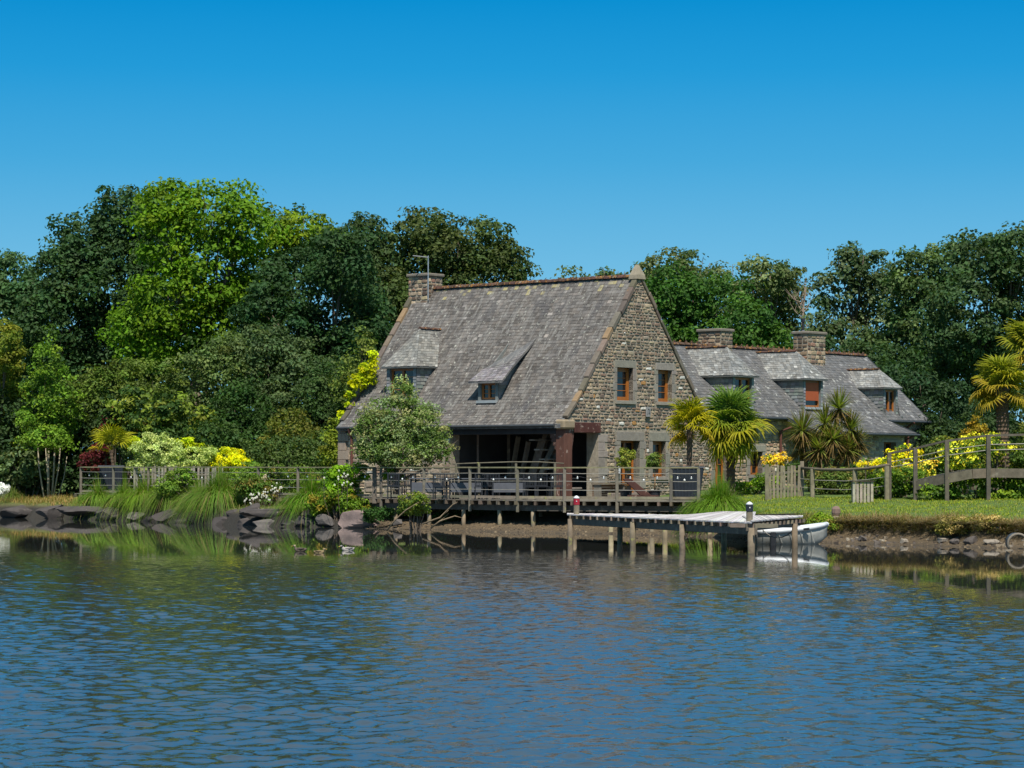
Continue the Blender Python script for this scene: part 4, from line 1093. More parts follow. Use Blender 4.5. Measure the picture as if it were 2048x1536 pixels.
def table(loc, rz, label):
    r = empty('table', loc, rz, label, 'table', 'grey tables on the deck'); Rm = np.array(MATS[r.name]); ax, ay, az = Rm[:3, 0], Rm[:3, 1], Rm[:3, 2]
    def w(p): return (Rm @ np.array((p[0], p[1], p[2], 1)))[:3]
    m_ = MB(); m_.box(w((0, 0, .73)), ax, ay, az, 1.3, .8, .035); m_.build('table_top', 'panelgrey', r)
    for sx in (-1, 1):
        for sy in (-1, 1):
            m_ = MB(); m_.box(w((sx * .58, sy * .33, .355)), ax, ay, az, .06, .06, .71); m_.build('leg', 'paint_b', r)
    m_ = MB(); m_.box(w((0, -.36, .42)), ax, ay, az, 1.1, .02, .34); m_.build('apron_panel', 'panelgrey', r)
    return r
t0_ = table((XP(858, 90.6), 90.6, ZD), -.2, 'grey panelled table below the right side of the grey-green tree')
dup(t0_, (XP(935, 89.6), 89.6, ZD), -.15, 'grey panelled table at the left of the porch opening')
dup(t0_, (XP(1020, 89.2), 89.2, ZD), -.1, 'grey panelled table before the middle of the porch')
# low log bench / plank wall by the post, tilted red-brown board, planters
lbk = empty('bench', W(.9, -.9, ZD), B50, 'low rustic plank bench before the stair opening beside the red post', 'bench')
for k in range(5):
    m_ = MB(); m_.hbox(.5, 2.0, -.95, -.88, ZD + .03 + k * .095, ZD + .115 + k * .095, jit((.9, .65, .5), .2)); m_.build('plank', 'oldwood', lbk)
m_ = MB(); m_.hbox(.45, 2.05, -1.3, -.86, ZD + .51, ZD + .56, (1, .9, .8)); m_.build('seat', 'oldwood', lbk)
for v in (.5, 1.9):
    m_ = MB(); m_.hbox(v, v + .08, -1.25, -.96, ZD, ZD + .50); m_.build('leg', 'oldwood', lbk)
lg = empty('log', W(1.0, -1.9, ZD), B50, 'grey squared log lying on the deck in front of the rustic bench', 'log')
m_ = MB(); m_.hbox(.2, 2.3, -2.05, -1.80, ZD, ZD + .20, (1.1, 1.0, 1.0)); m_.build('timber', 'oldwood', lg, bevel=.02)
ln = empty('lounger', PX(1275, 985, 88.2), 0, 'red-brown slanting lounger back between the glazed door and the potted ball tree', 'lounger')
m_ = MB(); Yl = 88.2
a_, b_, c_, d_ = [PX(*q_, Yl) for q_ in ((1246, 958), (1262, 957), (1302, 990), (1282, 992))]
dpt = np.array((0, .6, 0)); m_.hexa([d_, c_, c_ + dpt, d_ + dpt, a_, b_, b_ + dpt, a_ + dpt], (.9, .7, .7)); m_.build('backrest', 'redwood', ln, bevel=.01)
m_ = MB(); m_.box((d_ + c_) / 2 + np.array((-.1, .3, -.02)), (1, 0, 0), (0, 1, 0), (0, 0, 1), 1.1, .6, .06, (.8, .7, .7)); m_.build('seat', 'redwood', ln)
for dx in (-.5, .3):
    for dy in (.05, .55):
        p_ = (d_ + c_) / 2 + np.array((dx, dy, 0)); m_ = MB(); m_.beam((p_[0], p_[1], ZD), (p_[0], p_[1], p_[2] - .02), .04, .04); m_.build('leg', 'redwood', ln)
def planter(label, x, Y, wt, wb, h, z0=ZD):
    X = XP(x, Y); r = empty('planter', (X, Y, z0), 0, label, 'planter')
    m_ = MB(); n = 18
    for k in range(n):                                # ribbed shell of staves
        pass
    V = []
    m_.hexa([(X - wb / 2, Y - wb / 2, z0), (X + wb / 2, Y - wb / 2, z0), (X + wb / 2, Y + wb / 2, z0), (X - wb / 2, Y + wb / 2, z0), (X - wt / 2, Y - wt / 2, z0 + h), (X + wt / 2, Y - wt / 2, z0 + h), (X + wt / 2, Y + wt / 2, z0 + h), (X - wt / 2, Y + wt / 2, z0 + h)])
    m_.build('tub', 'planter', r, bevel=.02)
    m_ = MB(); e = wt / 2 + .03
    for (x0, x1, y0, y1) in ((-e, e, -e, -e + .08), (-e, e, e - .08, e), (-e, -e + .08, -e + .08, e - .08), (e - .08, e, -e + .08, e - .08)):
        m_.hexa([(X + x0, Y + y0, z0 + h), (X + x1, Y + y0, z0 + h), (X + x1, Y + y1, z0 + h), (X + x0, Y + y1, z0 + h), (X + x0, Y + y0, z0 + h + .05), (X + x1, Y + y0, z0 + h + .05), (X + x1, Y + y1, z0 + h + .05), (X + x0, Y + y1, z0 + h + .05)])
    m_.build('rim', 'panelgrey', r)
    for k in range(8):
        t = (k + .5) / 8; m_ = MB(); xb = X - wb / 2 + wb * t; xt = X - wt / 2 + wt * t
        m_.beam((xb, Y - wb / 2 - .01, z0 + .03), (xt, Y - wt / 2 - .01, z0 + h - .02), .05, .02, (1.2, 1.2, 1.2), (0, 1, 0)); m_.build('rib', 'planter', r)
    return r
planter('big tapering anthracite planter holding the small yellow palm', 1373, 86.6, 1.12, .86, 1.12)
planter('tall dark planter behind the railing under the small left palm', 226, 107.2, 1.05, .80, 1.15)

# ---- jetty
jet = empty('jetty', PX(1320, 1060, 71), 0, 'low jetty with sun-bleached boards and dark edge beams standing in the water', 'jetty')
ZJ = .82
def onz(x, y, z):                                      # point of height z seen at picture column x and row y
    Y = (EYE - z) * FPX / (y - 930.0); return np.array((XP(x, Y), Y, z))
J = [onz(1134, 1028, ZJ), onz(1504, 1045, ZJ), onz(1628, 1036, ZJ), onz(1470, 1023, ZJ)]
JF = [J[0], J[1]]                                      # front edge
FL = onz(1134, 1028, ZJ); FR = onz(1504, 1045, ZJ); BR = onz(1606, 1035.5, ZJ); BL = onz(1240, 1021.5, ZJ)
d = FR - FL; L = np.linalg.norm(d); d /= L
inw = np.array((-d[1], d[0], 0)); inw = inw if inw[1] > 0 else -inw
BK = [onz(1134, 1026, ZJ), onz(1370, 1029.3, ZJ), onz(1446, 1022.6, ZJ), onz(1512, 1023.4, ZJ)]
BS = [0, .52, .62, 1.0]
def backedge(s):
    k = 0 if s < BS[1] else (1 if s < BS[2] else 2); t = (s - BS[k]) / (BS[k + 1] - BS[k]); return BK[k] * (1 - t) + BK[k + 1] * t
def plankq(a0, a1, b1, b0, col):
    m_ = MB(); dz_ = np.array((0, 0, rnd.uniform(-.005, .005))); t_ = np.array((0, 0, -.035)); e = .006
    a0_, a1_ = a0 + (a1 - a0) * e / .15, a1 + (a0 - a1) * e / .15; b0_, b1_ = b0 + (b1 - b0) * e / .15, b1 + (b0 - b1) * e / .15
    P_ = [x + dz_ for x in (a0_, a1_, b1_, b0_)]; m_.hexa([x + t_ for x in P_] + P_, col); m_.build('plank', 'dockwood', jet)
n = int(L / .15)
for k in range(n):
    s0, s1 = k / n, (k + 1) / n; plankq(FL + (FR - FL) * s0, FL + (FR - FL) * s1, backedge(s1), backedge(s0), jit((1, .97, .95), .2))
BR2 = onz(1606, 1033.6, ZJ); FR2 = onz(1484, 1034.0, ZJ)
d2 = BR - FR; L2 = np.linalg.norm(d2); d2 /= L2; in2 = np.array((-d2[1], d2[0], 0)); in2 = in2 if in2[0] < 0 else -in2
n = int(L2 / .15)
for k in range(n):
    s0, s1 = k / n, (k + 1) / n; up_ = np.array((0, 0, .045)); plankq(FR + (BR - FR) * s0 + up_, FR + (BR - FR) * s1 + up_, FR2 + (BR2 - FR2) * s1 + up_, FR2 + (BR2 - FR2) * s0 + up_, jit((.95, .92, .9), .2))
for (A, dd, LL, ii) in ((FL, d, L, inw), (FR, d2, L2, in2)):
    hb_ = .19 if dd is d else .09
    m_ = MB(); m_.box(A + dd * LL / 2 + ii * .12 + (0, 0, -.135 - hb_ / 2), dd, ii, (0, 0, 1), LL, .09, hb_, (1.2, 1.15, 1.1)); m_.build('edge_beam', 'darkwood', jet, bevel=.01)
    for k in range(int(LL / .5) + 1):
        c = A + dd * (.25 + k * .5) + ii * .3 + np.array((0, 0, -.085)); m_ = MB(); m_.box(c, ii, dd, (0, 0, 1), .66, .06, .10, jit((2.2, 2.0, 1.8), .3)); m_.build('joist', 'darkwood', jet)
m_ = MB(); m_.beam(onz(1440, 1024, ZJ) - (0, 0, .2), onz(1512, 1024.4, ZJ) - (0, 0, .2), .09, .2, (.6, .6, .6)); m_.build('edge_beam', 'darkwood', jet)
m_ = MB(); m_.beam(onz(1500, 1027, ZJ) - (0, 0, .14), onz(1628, 1024, ZJ) - (0, 0, .14), .12, .22, (.4, .4, .4)); m_.build('edge_beam', 'darkwood', jet)  # separate very dark bar behind the finger, beyond the planks
def onedge(A, B_, px_, back):
    lo, hi = 0.0, 1.0
    for _ in range(40):
        m_ = (lo + hi) / 2; q_ = A + (B_ - A) * m_
        if 1024 + FPX * q_[0] / q_[1] < px_: lo = m_
        else: hi = m_
    q_ = A + (B_ - A) * lo; return np.array((q_[0], q_[1] + back, 0.0))
for (A_, B__, x_, r_) in ((FL, FR, 1141, .085), (FL, FR, 1266, .085), (FL, FR, 1365, .085), (FL, FR, 1503, .095), (FR, BR, 1590, .085)):
    p_ = onedge(A_, B__, x_, .06); m_ = MB(); m_.tube([p_ + (0, 0, -.9), p_ + (0, 0, .1), (p_[0], p_[1], ZJ - .14)], [r_ * 1.02, r_, r_ * .95], 10, jit((1.1, 1.0, .85), .15)); m_.build('pile', 'oldwood', jet, smooth_=True)
for (x_, y_) in ((1222, 1066), (1304, 1068), (1240, 1085), (1330, 1075), (1448, 1080), (1420, 1072)):
    p_ = onz(x_, y_, 0.02); m_ = MB(); m_.tube([p_ + (0, 0, -.9), (p_[0], p_[1], ZJ - .14)], [.085, .08], 8, jit((1.5, 1.35, 1.05), .25)); m_.build('pile', 'oldwood', jet, smooth_=True)
def bollard(label, x, ytop, ybase, z0, capmat, top='white'):
    Y = (EYE - z0) * FPX / (ybase - 930.0); X = XP(x, Y); h = (ybase - ytop) * Y / FPX
    r = empty('bollard_light', (X, Y, z0), 0, label, 'bollard light')
    m_ = MB(); m_.lathe((X, Y, z0), [(.085, 0), (.088, h * .45), (.08, h * .5)], 12, (1.1, 1.05, .9)); m_.build('stump', 'oldwood', r, smooth_=False)
    m_ = MB(); m_.lathe((X, Y, z0 + h * .5), [(.095, 0), (.098, h * .32), (.09, h * .34)], 14); m_.build('lantern_body', capmat, r, smooth_=False)
    m_ = MB(); m_.lathe((X, Y, z0 + h * .84), [(.10, 0), (.085, h * .06), (.05, h * .12), (.01, h * .16)], 14); m_.build('cap', top, r, smooth_=True)
    m_ = MB(); m_.lathe((X, Y - .10, z0 + h * .66), [(.0, 0), (.016, .004), (.018, .02), (.0, .036)], 8); m_.build('reflector', 'white', r)
bollard('wooden mooring post with a dark red lantern and white cap on the jetty end', 1153, 991, 1028, ZJ, 'red')
bollard('wooden mooring post with a black lantern and white cap at the jetty front corner', 1499, 1003, 1043, ZJ, 'planter')
# stone lamp on the lawn
Xs, Ys_ = XP(1672, 76.5), 76.5; zs_ = gz(Xs, Ys_)
sl2 = empty('garden_lamp', (Xs, Ys_, zs_), 0, 'squat brown stone garden lamp standing alone on the lawn edge', 'garden lamp')
m_ = MB(); m_.lathe((Xs, Ys_, zs_ - .02), [(.16, 0), (.15, .06), (.10, .12)], 10, (.45, .4, .34)); m_.build('foot', 'rock', sl2)
m_ = MB(); m_.lathe((Xs, Ys_, zs_ + .12), [(.11, -.02), (.14, .08), (.135, .20), (.09, .27), (.01, .29)], 10, (.22, .15, .12)); m_.build('lamp_head', 'rock', sl2)

# ---- rowing dinghy
Yb = 72.9; bw_ = 0.0
bx0, bx1 = XP(1514, Yb), XP(1657, Yb)
boat = empty('dinghy', ((bx0 + bx1) / 2, Yb, 0), 0, 'small white plastic dinghy tied up beside the jetty', 'boat')
LB = bx1 - bx0; hull = []; nst = 15
def hullsec(t):
    """t 0 stern .. 1 bow: half beam, gunwale height, keel height"""
    hb = .50 * (1 - max(0, (t - .55) / .45) ** 2.2 * .93) * (.86 + .14 * min(1, t / .25))
    gh = .37 + .20 * t ** 2; kl = -.10 + .34 * max(0, (t - .68) / .32) ** 2
    return hb, gh, kl
V = []; Fq = []; K = 11
for i in range(nst + 1):
    t = i / nst; hb, gh, kl = hullsec(t)
    for k in range(K):
        s = -1 + 2 * k / (K - 1); a_ = abs(s)
        yy = hb * math.copysign(min(1, a_ ** .55), s); zz = kl + (gh - kl) * a_ ** 2.4
        V.append((bx0 + LB * t * .97, Yb + yy, zz))
for i in range(nst):
    for k in range(K - 1): Fq.append((i * K + k, (i + 1) * K + k, (i + 1) * K + k + 1, i * K + k + 1))
m_ = MB(); m_.add(V, Fq + [tuple(range(K))]); ho = m_.build('hull', 'hullgrey', boat, smooth_=True)
sol = ho.modifiers.new('thick', 'SOLIDIFY'); sol.thickness = .03
for s in (-1, 1):
    q = [np.array((bx0 + LB * t * .97, Yb + s * hullsec(t)[0], hullsec(t)[1])) for t in np.linspace(0, 1, 16)]
    m_ = MB(); m_.tube(q, [.075] * 14 + [.07, .06], 9); m_.build('gunwale', 'white', boat, smooth_=True)
m_ = MB(); m_.tube([(bx0, Yb - .48, .38), (bx0, Yb + .48, .38)], .06, 8); m_.build('transom', 'white', boat, smooth_=True)
for t in (.3, .62):
    hb = hullsec(t)[0]; m_ = MB(); m_.box((bx0 + LB * t, Yb, .33), (1, 0, 0), (0, 1, 0), (0, 0, 1), .24, 2 * hb - .06, .05); m_.build('thwart', 'white', boat, bevel=.01)
m_ = MB(); m_.tube([(bx0 + LB * .93, Yb, .53), (bx0 + LB * .985, Yb, .58), (bx0 + LB * 1.0, Yb, .61)], [.10, .07, .03], 8); m_.build('bow_cap', 'white', boat, smooth_=True)
m_ = MB(); m_.box((bx0 + LB * .20, Yb - .545, .17), (1, 0, .1), (0, 1, 0), (0, 0, 1), .16, .05, .40); m_.build('fender', 'paint_b', boat, bevel=.02)
for (t0__, t1__) in ((.02, .22), (.16, .02)):
    m_ = MB(); m_.beam((bx0 + LB * t0__, Yb - .25, .50), (bx0 + LB * t1__ + .12, Yb - .35, .72 if t0__ < .1 else .46), .05, .02)
    m_.build('oar_blade', 'white', boat)
m_ = MB(); m_.tube([(bx0 + LB * .05, Yb - .3, .50), (bx0 + LB * .75, Yb - .35, .50)], .018, 6); m_.build('oar', 'paint_b', boat)
m_ = MB(); m_.tube([(bx0 + LB * .62, Yb - .57, .44), (bx0 + LB * .70, Yb - .59, .46)], .03, 6); m_.build('rowlock', 'paint_b', boat)

rope = empty('mooring_rope', (bx0 + LB * .1, Yb - .5, .4), 0, 'dark mooring rope slung from the dinghy to the jetty post', 'rope')
q0_ = np.array((bx0 + LB * .06, Yb - .5, .42)); q1_ = onedge(FR, BR, 1590, .06) + (0, 0, .55)
m_ = MB(); m_.tube([q0_ * (1 - t) + q1_ * t + np.array((0, 0, -.25 * 4 * t * (1 - t))) for t in np.linspace(0, 1, 9)], .014, 5); m_.build('cord', 'wire', rope)
for k in range(4):
    t = .28 + .15 * k; hb, gh, kl = hullsec(t); m_ = MB(); m_.beam((bx0 + LB * t, Yb - hb * .99 - .02, gh - .10), (bx0 + LB * (t + .05), Yb - hb * .86 - .02, .04), .02, .012, (1, 1, 1), (0, 1, 0)); m_.build('hull_rib', 'hullgrey', boat)

# ---- ducks
def duck(loc, ang, label, col, head, s=1.0, up=.16):
    r = empty('duck', loc, ang, label, 'duck', 'ducks on the pond'); Rm = np.array(MATS[r.name])
    def w(p): return (Rm @ np.array((p[0] * s, p[1] * s, p[2] * s, 1)))[:3]
    m_ = MB(); m_.tube([w(p) for p in ((-.24, 0, .12), (-.19, 0, .085), (-.10, 0, .06), (0, 0, .05), (.10, 0, .06), (.155, 0, .10), (.165, 0, .145), (.175, 0, up + .02), (.20, 0, up + .045), (.235, 0, up + .04), (.25, 0, up + .03))],
                  [x * s for x in (.008, .045, .082, .098, .085, .055, .034, .032, .038, .03, .008)], 10, col)
    m_.build('body', 'duck', r, smooth_=True)
    m_ = MB(); m_.tube([w((.165, 0, up)), w((.19, 0, up + .045)), w((.225, 0, up + .045))], [.036 * s, .041 * s, .031 * s], 9, head); m_.build('head', 'duck', r, smooth_=True)
    m_ = MB(); m_.tube([w((.235, 0, up + .037)), w((.30, 0, up + .026))], [.016 * s, .010 * s], 7, (.45, .30, .06)); m_.build('beak', 'duck', r)
    for sg in (-1, 1):
        m_ = MB(); m_.tube([w((-.17, sg * .06, .12)), w((-.05, sg * .085, .10)), w((.08, sg * .075, .10))], [.012 * s, .035 * s, .012 * s], 7, tuple(x * .6 for x in col)); m_.build('wing', 'duck', r, smooth_=True)
duck(onz(600, 1103, 0) + (0, 0, -.01), math.pi * .93, 'brown duck swimming leftmost of the three, facing the left shore', (.09, .07, .05), (.30, .24, .15), .8)
duck(onz(639, 1106, 0) + (0, 0, -.02), .1, 'small tan duckling between the two larger ducks', (.22, .16, .08), (.34, .26, .14), .65, .15)
duck(onz(695, 1101, 0) + (0, 0, -.02), math.pi * 1.05, 'pale-bodied duck with a dark tail, nearest the big rock', (.34, .31, .28), (.05, .05, .05), .8, .13)

# ---- picket gate, bowed rail fence, plank box, ramp
pg = empty('picket_fence', (XP(1567, 88), 88, gz(XP(1567, 88), 88)), 0, 'grey hand-split picket panel standing on the lawn', 'fence')
N_ = 11
for k in range(N_):
    x_ = 1534 + 70 * k / (N_ - 1); Y = 87.4 + 1.6 * k / (N_ - 1); X = XP(x_, Y); zb_ = gz(X, Y)
    h = (1.22 if k in (0, N_ - 1) else 1.12) + rnd.uniform(-.05, .05); l_ = rnd.uniform(-.03, .03)
    m_ = MB(); m_.beam((X, Y, zb_ - .05), (X + l_, Y, zb_ + h), .085 if k not in (0, N_ - 1) else .13, .03 if k not in (0, N_ - 1) else .09, jit((1.25, 1.2, 1.0), .15), (0, 1, 0)); m_.build('picket', 'oldwood', pg)
for hh_ in (.35, .9):
    A = (XP(1534, 87.4), 87.44, gz(XP(1534, 87.4), 87.4) + hh_); B_ = (XP(1604, 89), 89.04, gz(XP(1604, 89), 89) + hh_)
    m_ = MB(); m_.beam(A, B_, .03, .07); m_.build('rail', 'oldwood', pg)
rf = empty('post_and_rail_fence', (XP(1680, 86), 86, gz(XP(1680, 86), 86)), 0, 'bowed single-rail log fence with wires between the pickets and the ramp', 'fence')
q = [PX(x_, y_, Y_) for x_, y_, Y_ in ((1600, 936, 89), (1640, 939, 87.5), (1690, 940, 86), (1735, 937, 85), (1778, 930, 84))]
m_ = MB(); m_.tube(q, [.055] * 5, 8, (.75, .7, .6)); m_.build('rail', 'oldwood', rf, smooth_=True)
for x_, y_, Y_ in ((1625, 938, 88), (1710, 939, 85.6), (1774, 932, 84)):
    X = XP(x_, Y_); m_ = MB(); m_.tube([(X, Y_, gz(X, Y_) - .1), (X, Y_, ZP(y_, Y_))], .085, 8, jit((1.3, 1.25, 1.0), .1)); m_.build('post', 'oldwood', rf)
for k, dz_ in enumerate((.38, .68)):
    m_ = MB(); m_.tube([q_ - np.array((0, 0, dz_)) for q_ in q], .012, 4); m_.build('wire', 'wire', rf)
pb = empty('plank_box', (XP(1727, 83.5), 83.5, gz(XP(1727, 83.5), 83.5)), 0, 'small box of pale upright planks with a flat lid in front of the yellow flowers', 'box')
Yx = 83.2
for k in range(6):
    x_ = 1708 + 36 * k / 5.; X = XP(x_, Yx); zb_ = gz(X, Yx)
    m_ = MB(); m_.box((X, Yx, zb_ + .34), (1, 0, .02 * rnd.uniform(-1, 1)), (0, 1, 0), (0, 0, 1), .085, .03, .72 + rnd.uniform(-.05, .05), jit((1.9, 1.85, 1.75), .2)); m_.build('plank', 'oldwood', pb)
for x_ in (1708, 1744):
    for k in range(4):
        X = XP(x_, Yx); m_ = MB(); m_.box((X, Yx + .12 + .12 * k, gz(X, Yx) + .34), (1, 0, 0), (0, 1, 0), (0, 0, 1), .03, .10, .70, jit((1.5, 1.4, 1.3), .2)); m_.build('plank', 'oldwood', pb)
X = XP(1726, Yx); m_ = MB(); m_.box((X, Yx + .28, gz(X, Yx) + .73), (1, 0, 0), (0, 1, 0), (0, 0, 1), .74, .68, .035, (.5, .45, .4)); m_.build('lid', 'darkwood', pb)
rp_ = empty('ramp', (XP(1940, 82), 82, gz(XP(1940, 82), 82)), 0, 'weathered timber footbridge ramp with railing climbing past yellow flowers', 'footbridge')
RP = [(1828, 966, 83.5), (1892, 951, 82.5), (1945, 941, 82), (1990, 939, 82), (2060, 940, 82), (2140, 944, 82)]
pts3 = [PX(*q_) for q_ in RP]
for a, b in zip(pts3, pts3[1:]):
    m_ = MB(); m_.beam(a + (0, 0, -.11), b + (0, 0, -.11), .10, .30, jit((1.45, 1.35, 1.2), .12)); m_.build('side_beam', 'darkwood', rp_)
    m_ = MB(); m_.beam(a + (0, 1.4, -.13), b + (0, 1.4, -.13), .10, .26); m_.build('side_beam', 'darkwood', rp_)
    L = np.linalg.norm(b - a); n = int(L / .16)
    for k in range(n):
        c = a + (b - a) * ((k + .5) / n) + np.array((0, .7, .02)); m_ = MB(); m_.box(c + np.array((0, .03, 0)), (0, 1, 0), (b - a) / L, np.cross((b - a) / L, (0, -1, 0)), 1.36, .14, .035, jit((.8, .8, .75), .2)); m_.build('plank', 'darkwood', rp_)
RR = [(1778, 907, 84.2), (1830, 897, 83.5), (1892, 882, 82.5), (1976, 871, 82), (2060, 869, 82), (2140, 872, 82)]
q = [PX(*t) for t in RR]
for a, b in zip(q, q[1:]):
    m_ = MB(); m_.beam(a, b, .10, .07, (1.1, 1.05, 1.0)); m_.build('handrail', 'darkwood', rp_)
    for f_ in (.3, .6):
        m_ = MB(); m_.tube([a + (0, 0, -.3 - .6 * (f_ - .3)), b + (0, 0, -.3 - .6 * (f_ - .3))], .016, 4); m_.build('wire', 'wire', rp_)
for (x_, yt, Y_) in ((1778, 907, 84.2), (1830, 897, 83.5), (1893, 882, 82.5), (1976, 871, 82), (2060, 869, 82)):
    for dy in (-.06,):
        X = XP(x_, Y_); m_ = MB(); m_.beam((X, Y_ + dy, gz(X, Y_) - .2), (X, Y_ + dy, ZP(yt, Y_) + .02), .13, .13, jit((.62, .6, .56), .15), (0, 1, 0)); m_.build('post', 'oldwood', rp_)
# pipe mouth on the mud at the far right
pp = onz(2036, 1100, .02)
dr = empty('drain_pipe', pp, 0, 'dark round drain pipe mouth lying on the mud bank', 'pipe')
m_ = MB(); th = np.linspace(-.5, math.pi + .5, 15); R_ = .27
for (yo, ) in ((0,),):
    q = [pp + np.array((R_ * math.cos(t), 0, .16 + R_ * math.sin(t))) for t in th]; m_.tube(q, .035, 6, (.2, .17, .13)); 
    pass
m_.build('rim', 'rock', dr, smooth_=True)
m_ = MB(); V = []; 
for t in th: V += [pp + np.array((R_ * math.cos(t), 0, .16 + R_ * math.sin(t))), pp + np.array((R_ * math.cos(t) + .2, 1.4, .16 + R_ * math.sin(t)))]
m_.add(V, [(2 * i, 2 * i + 2, 2 * i + 3, 2 * i + 1) for i in range(len(th) - 1)]); m_.build('barrel', 'gutter', dr)
# picket palisade behind the left shrubs
pf = empty('picket_fence', (XP(390, 104.5), 104.5, 1), 0, 'grey paling fence behind the long grass tufts, under the clipped bushes', 'fence')
for k in range(26):
    x_ = 268 + k * 7.1 + rnd.uniform(-1, 1); Y = 104.4; X = XP(x_, Y); m_ = MB(); m_.beam((X, Y, .9), (X + rnd.uniform(-.03, .03), Y, 2.22 + rnd.uniform(-.08, .05)), .085, .03, jit((1.3, 1.3, 1.3), .2), (0, 1, 0)); m_.build('picket', 'oldwood', pf)
m_ = MB(); m_.beam((XP(266, 104.4), 104.44, 1.9), (XP(450, 104.4), 104.44, 1.9), .03, .07); m_.build('rail', 'oldwood', pf)

# ================================================================== ROCKS
def rock(name, c, r, seed, col=(.15, .125, .11), label=None, flat=.8, rz=0.0, cuts=7, group=None):
    rr = np.random.default_rng(seed)
    # cube-sphere
    n = 9; u = np.linspace(-1, 1, n); pts = []; F = []
    for ax in range(3):
        for s in (-1, 1):
            A, Bm = np.meshgrid(u, u); P = np.zeros((n * n, 3)); P[:, ax] = s; P[:, (ax + 1) % 3] = A.ravel() * s; P[:, (ax + 2) % 3] = Bm.ravel()
            b = len(pts) * n * n; pts.append(P)
            i = (np.arange(n - 1)[:, None] * n + np.arange(n - 1)[None]).reshape(-1, 1); F.append(b + i + np.array([0, 1, n + 1, n]))
    P = np.concatenate(pts); F = np.concatenate(F); P = P / np.linalg.norm(P, axis=1, keepdims=True) ** .75
    for k in range(cuts * 2):
        d_ = rr.normal(size=3); d_ /= np.linalg.norm(d_); h = rr.uniform(.5, .8); o = P @ d_ - h; P = P - np.outer(np.clip(o, 0, None), d_)
    P += (np.sin(P * 5 + rr.uniform(0, 6, 3)).sum(1) * .03)[:, None] * P
    cs, sn = math.cos(rz), math.sin(rz); P = P * np.array(r); P = np.stack([P[:, 0] * cs - P[:, 1] * sn, P[:, 0] * sn + P[:, 1] * cs, P[:, 2]], 1)
    me = raw_mesh(name, P, F, np.tile(np.array(col) * rr.uniform(.85, 1.15), (len(F), 1)))
    o = link(name, me, M['rock'], None, tuple(c)); tag(o, label, 'rock', group); return o
RK = [(35, 1022, 40, 16, .06, 'dark flat-faced rock at the far left end of the shore'), (103, 1024, 34, 17, .05, 'dark rock under the birch stems'), (165, 1018, 60, 12, .05, 'long low slab between birch and deck post'),
      (268, 1034, 22, 12, 0, 'small pale-topped rock below the second grass tuft'), (335, 1030, 34, 15, .03, 'dark rock left of the widest grass tuft'), (327, 1046, 20, 9, 0, 'half-sunk pointed rock in front of the grass tufts'),
      (400, 1036, 30, 16, .02, 'blocky dark rock under the widest grass tuft'), (545, 1026, 66, 11, .18, 'long overhanging slab beneath the white flowers'), (538, 1046, 44, 11, 0, 'rounded low rock under the overhanging slab'), (583, 1046, 20, 9, 0, 'small triangular rock beside the overhanging slab'),
      (652, 1040, 20, 14, 0, 'mossy upright rock left of the big pink boulder'), (722, 1040, 50, 20, 0, 'big smooth pinkish boulder at the water edge'), (795, 1042, 14, 8, 0, 'small pale stone right of the big pink boulder'), (500, 1020, 24, 16, .1, 'dark rock at the right foot of the widest tuft'), (220, 1030, 34, 20, 0, 'shadowed rock beside the first deck post'), (450, 1040, 26, 16, 0, 'wet dark rock between the grass tufts'),
      (490, 1046, 20, 12, 0, 'dark broken stone at the waterline left of the overhanging slab'), (610, 1044, 26, 16, 0, 'dark rock in the shade right of the overhanging slab'), (688, 1046, 16, 10, 0, 'small dark stone tucked against the left of the pink boulder'), (368, 1044, 18, 12, 0, 'small black stone between the half-sunk rock and the blocky one'),
      (298, 1040, 18, 10, 0, 'low dark stone right of the pale-topped rock'), (628, 1024, 26, 10, .3, 'mossy ledge stone below the isolated sedge tuft'), (570, 1038, 30, 8, .1, 'thin dark slab in the shadow of the overhanging slab'), (470, 1028, 22, 12, .2, 'shaded stone under the drooping blades of the widest tuft')]
for k, (x_, y_, rx, ry, lift, lab) in enumerate(RK):
    Y = float(shore(XP(x_, 95))) + .1; Y = float(shore(XP(x_, Y))) + (.25 if lift < .1 else .9); s = Y / FPX
    c = PX(x_, y_ + 2, Y); col = (.070, .060, .056)
    if x_ in (722,): col = (.25, .185, .165)
    if x_ in (538, 583, 268, 652, 795): col = (.13, .115, .105)
    rock('rock', c, (rx * s * 1.1, max(rx, ry) * s * .7, ry * s * 1.1), 40 + k, col, lab, rz=rnd.uniform(-.2, .2), group='rocks along the left shore')
# pebbles and clods on the mud
def pebbles(name, n, xr, dr_, sz, cols, kind='stuff', up=.0):
    xs_ = rng.uniform(xr[0], xr[1], n); d_ = dr_[0] + (dr_[1] - dr_[0]) * rng.random(n); ys_ = shore(xs_) + d_; zs = ground(xs_, ys_) + up
    base = np.array([(-1, -1, -.6), (1, -1, -.6), (1, 1, -.6), (-1, 1, -.6), (-.7, -.7, .5), (.6, -.8, .6), (.7, .6, .5), (-.6, .7, .7)]) * .5
    r = rng.uniform(sz[0], sz[1], n) * rng.uniform(.5, 1.1, n)
    V = base[None] * (r[:, None, None] * rng.uniform(.6, 1.4, (n, 1, 3))) * (1 + rng.uniform(-.25, .25, (n, 8, 3)))
    V = V + np.stack([xs_, ys_, zs], 1)[:, None]
    F = np.array([(4, 5, 6, 7), (0, 1, 5, 4), (1, 2, 6, 5), (2, 3, 7, 6), (3, 0, 4, 7)])
    F = (np.arange(n)[:, None, None] * 8 + F[None]).reshape(-1, 4)
    c = np.array(cols)[rng.integers(0, len(cols), n)] * rng.uniform(.7, 1.3, (n, 1))
    me = raw_mesh(name, V.reshape(-1, 3), F, np.repeat(c, 5, 0)); o = link(name, me, M['rock']); o['kind'] = kind; return o
